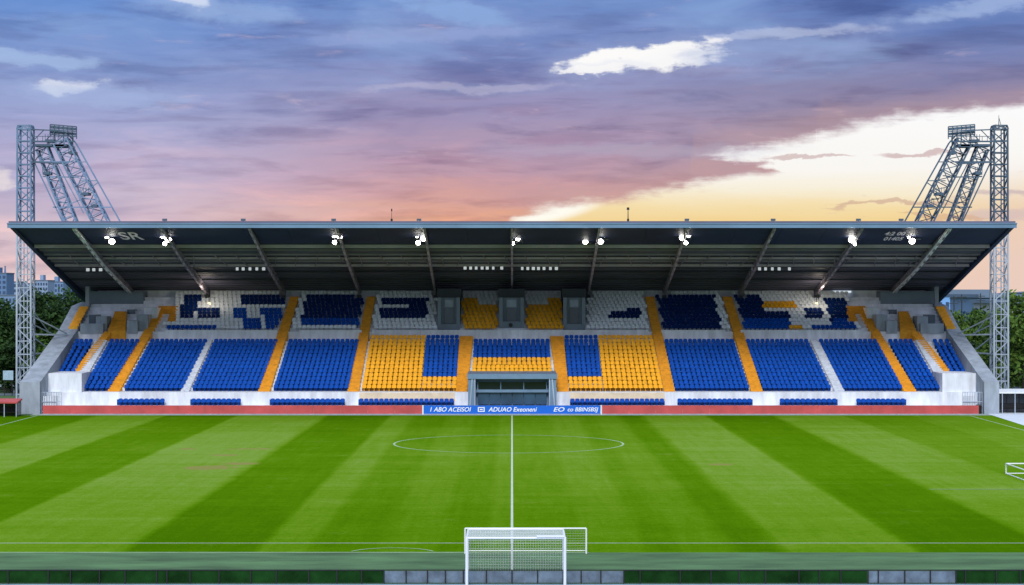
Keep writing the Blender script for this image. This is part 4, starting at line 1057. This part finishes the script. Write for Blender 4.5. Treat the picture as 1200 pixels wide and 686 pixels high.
glow = t.ramp(t.m('MULTIPLY', t.m('ADD', V, t.m('MULTIPLY', c0(n_str), .02)), 4.0), [(0, lin(236, 202, 186)), (.16, lin(238, 204, 178)), (.33, lin(243, 212, 150)), (.40, lin(245, 222, 172)), (.47, lin(248, 238, 214)), (.56, lin(250, 247, 242)), (.85, lin(251, 251, 252))])
sidep = t.m('MULTIPLY', t.ss(U, .44, .60), t.ss(V, .165, .07)); glow = t.mix(t.m('MULTIPLY', sidep, .8), glow, lin(234, 205, 192))
bits = t.m('MULTIPLY', t.ss(n_fin, .60, .70), t.ss(n_str, .50, .62)); glow = t.mix(t.m('MULTIPLY', bits, .5), glow, lin(196, 170, 170))
hot = t.m('ADD', t.m('POWER', t.m('DIVIDE', t.m('SUBTRACT', U, .035), .065), 2.0), t.m('POWER', t.m('DIVIDE', t.m('SUBTRACT', V, t.mr(U, 0, .1, .088, .106)), .014), 2.0))
glow = t.mix(t.ss(hot, 1.6, .2), glow, lin(255, 252, 240))
col = t.mix(clear, col, glow)
# bright holes torn in the deck
n_w1 = t.noise(t.scale(P0, (9, 22, 1)), 1.0, 5, .6); n_w2 = t.noise(t.scale(P0, (9, 22, 1)), 1.37, 5, .6, .4)
Uq = t.m('ADD', U, t.m('MULTIPLY', c0(n_w1), .09)); Vq = t.m('ADD', V, t.m('MULTIPLY', c0(n_w2), .034))
def hole(cu, cv, ru, rv, slope, strength, colr, jag=1.0, soft=.3):
    u = t.m('SUBTRACT', Uq, cu); v = t.m('SUBTRACT', t.m('SUBTRACT', Vq, cv), t.m('MULTIPLY', u, slope))
    e = t.m('ADD', t.m('POWER', t.m('ABSOLUTE', t.m('DIVIDE', u, ru)), 2.6), t.m('POWER', t.m('DIVIDE', v, rv), 2.0))
    e = t.m('ADD', e, t.m('ADD', t.m('MULTIPLY', c0(n_puf), 2.6 * jag), t.m('MULTIPLY', c0(n_fin), 1.8 * jag)))
    return t.m('MULTIPLY', t.ss(e, 1.0 + soft, 1.0 - soft), strength), colr, t.m('MULTIPLY', t.ss(e, 4.5, .8), strength * .40)
HOLES = (hole(.158, .273, .092, .0165, .10, 1.0, lin(252, 251, 250), 1.35, .5), hole(.10, .258, .04, .006, .05, .8, lin(250, 248, 248), .8), hole(.32, .299, .10, .005, .03, .45, lin(200, 208, 234), 1.2, .95), hole(.30, .278, .10, .012, .06, .45, lin(150, 170, 216), 1, .9), hole(.56, .330, .12, .009, .16, .45, lin(186, 206, 240), 1, .9),
          hole(-.375, .337, .030, .009, -.28, 1.0, lin(246, 247, 250), 1.2, .6), hole(-.34, .325, .09, .014, -.1, .5, lin(160, 188, 232), 1, .9), hole(-.512, .237, .036, .007, .04, .8, lin(222, 228, 242), 1.5, .9), hole(-.47, .226, .10, .010, -.02, .4, lin(170, 190, 230), 1, .9), hole(-.56, .266, .075, .007, -.02, .6, lin(172, 198, 236), 1, .9),
          hole(-.06, .239, .12, .004, .02, .32, lin(206, 200, 222), 1, .9), hole(-.07, .330, .07, .010, -.2, .5, lin(150, 184, 232), 1, .9), hole(-.10, .300, .12, .008, .05, .4, lin(160, 176, 222), 1, .9), hole(-.594, .128, .02, .012, 0, .7, lin(238, 228, 226), 1, .7),
          hole(.475, .159, .045, .0026, .02, .8, lin(205, 178, 178), .6, .7), hole(.345, .156, .055, .0022, .0, .75, lin(205, 180, 178), .6, .7), hole(.44, .103, .07, .0026, .02, .7, lin(206, 170, 150), .7, .8), hole(.585, .110, .05, .004, .0, .6, lin(190, 168, 178), .7, .8), hole(.57, .092, .05, .006, .0, .5, lin(200, 180, 190), .7, .8), hole(.50, .088, .05, .002, .0, .6, lin(212, 170, 140), .7, .8),
          hole(.14, .166, .13, .0055, .0, .45, lin(178, 166, 186), 1, .9))
for q_, h in enumerate(HOLES):
    m_, c_, halo = h
    if not 15 <= q_ <= 19 and q_ != 14: col = t.mix(halo, col, t.mix(.6, col, lin(172, 186, 224)))
    col = t.mix(m_, col, c_)
# above the picture and behind the viewer the deck is an even bright overcast
high = t.ss(V, .40, 1.2); back = t.ss(t.m('ABSOLUTE', U), 1.2, 3.0)
amb = t.mix(back, (.46, .60, .90, 1), t.ramp(t.mr(V, 0, 2.4, 0, 1), [(0, (.30, .36, .50, 1)), (.3, (.50, .59, .80, 1)), (.55, (.85, .98, 1.22, 1)), (1, (.85, .98, 1.22, 1))]))
col = t.mix(t.m('MAXIMUM', high, back), col, amb)
sky = t.new('ShaderNodeTexSky', sky_type='NISHITA'); sky.sun_disc = False; sky.sun_elevation = R(SUN_EL); sky.sun_rotation = R(SUN_AZ)
nish = t.mix(1.0, sky.outputs[0], (.02, .02, .02, 1), 'MULTIPLY')
col = t.mix(t.m('MULTIPLY', t.m('MAXIMUM', high, back), 1.0), col, t.mix(1.0, col, nish, 'ADD'))
t.put(bg.inputs['Color'], col); bg.inputs['Strength'].default_value = 1.0

sd = bpy.data.lights.new('sun', 'SUN'); sd.energy = 2.35; sd.angle = R(22); sd.color = (1, .965, .92)
so = bpy.data.objects.new('sun', sd); C.objects.link(so)
a = R(SUN_AZ); e = R(SUN_EL); dirv = Vector((math.sin(a) * math.cos(e), math.cos(a) * math.cos(e), math.sin(e)))
so.rotation_euler = dirv.to_track_quat('Z', 'Y').to_euler(); so.location = dirv * 50

# ------------------------------------------------------------------ camera and render settings
cd = bpy.data.cameras.new('camera'); cam = bpy.data.objects.new('camera', cd); C.objects.link(cam); S.camera = cam
cam.location = (0, 0, H); cam.rotation_euler = (R(90), 0, 0); cd.sensor_width = 36; cd.lens = 36 * F / 1200; cd.clip_end = 12000; cd.clip_start = .5
S.view_settings.view_transform = 'Standard'; S.view_settings.look = 'None'; S.view_settings.exposure = 0
S.cycles.max_bounces = 6; S.cycles.use_denoising = True
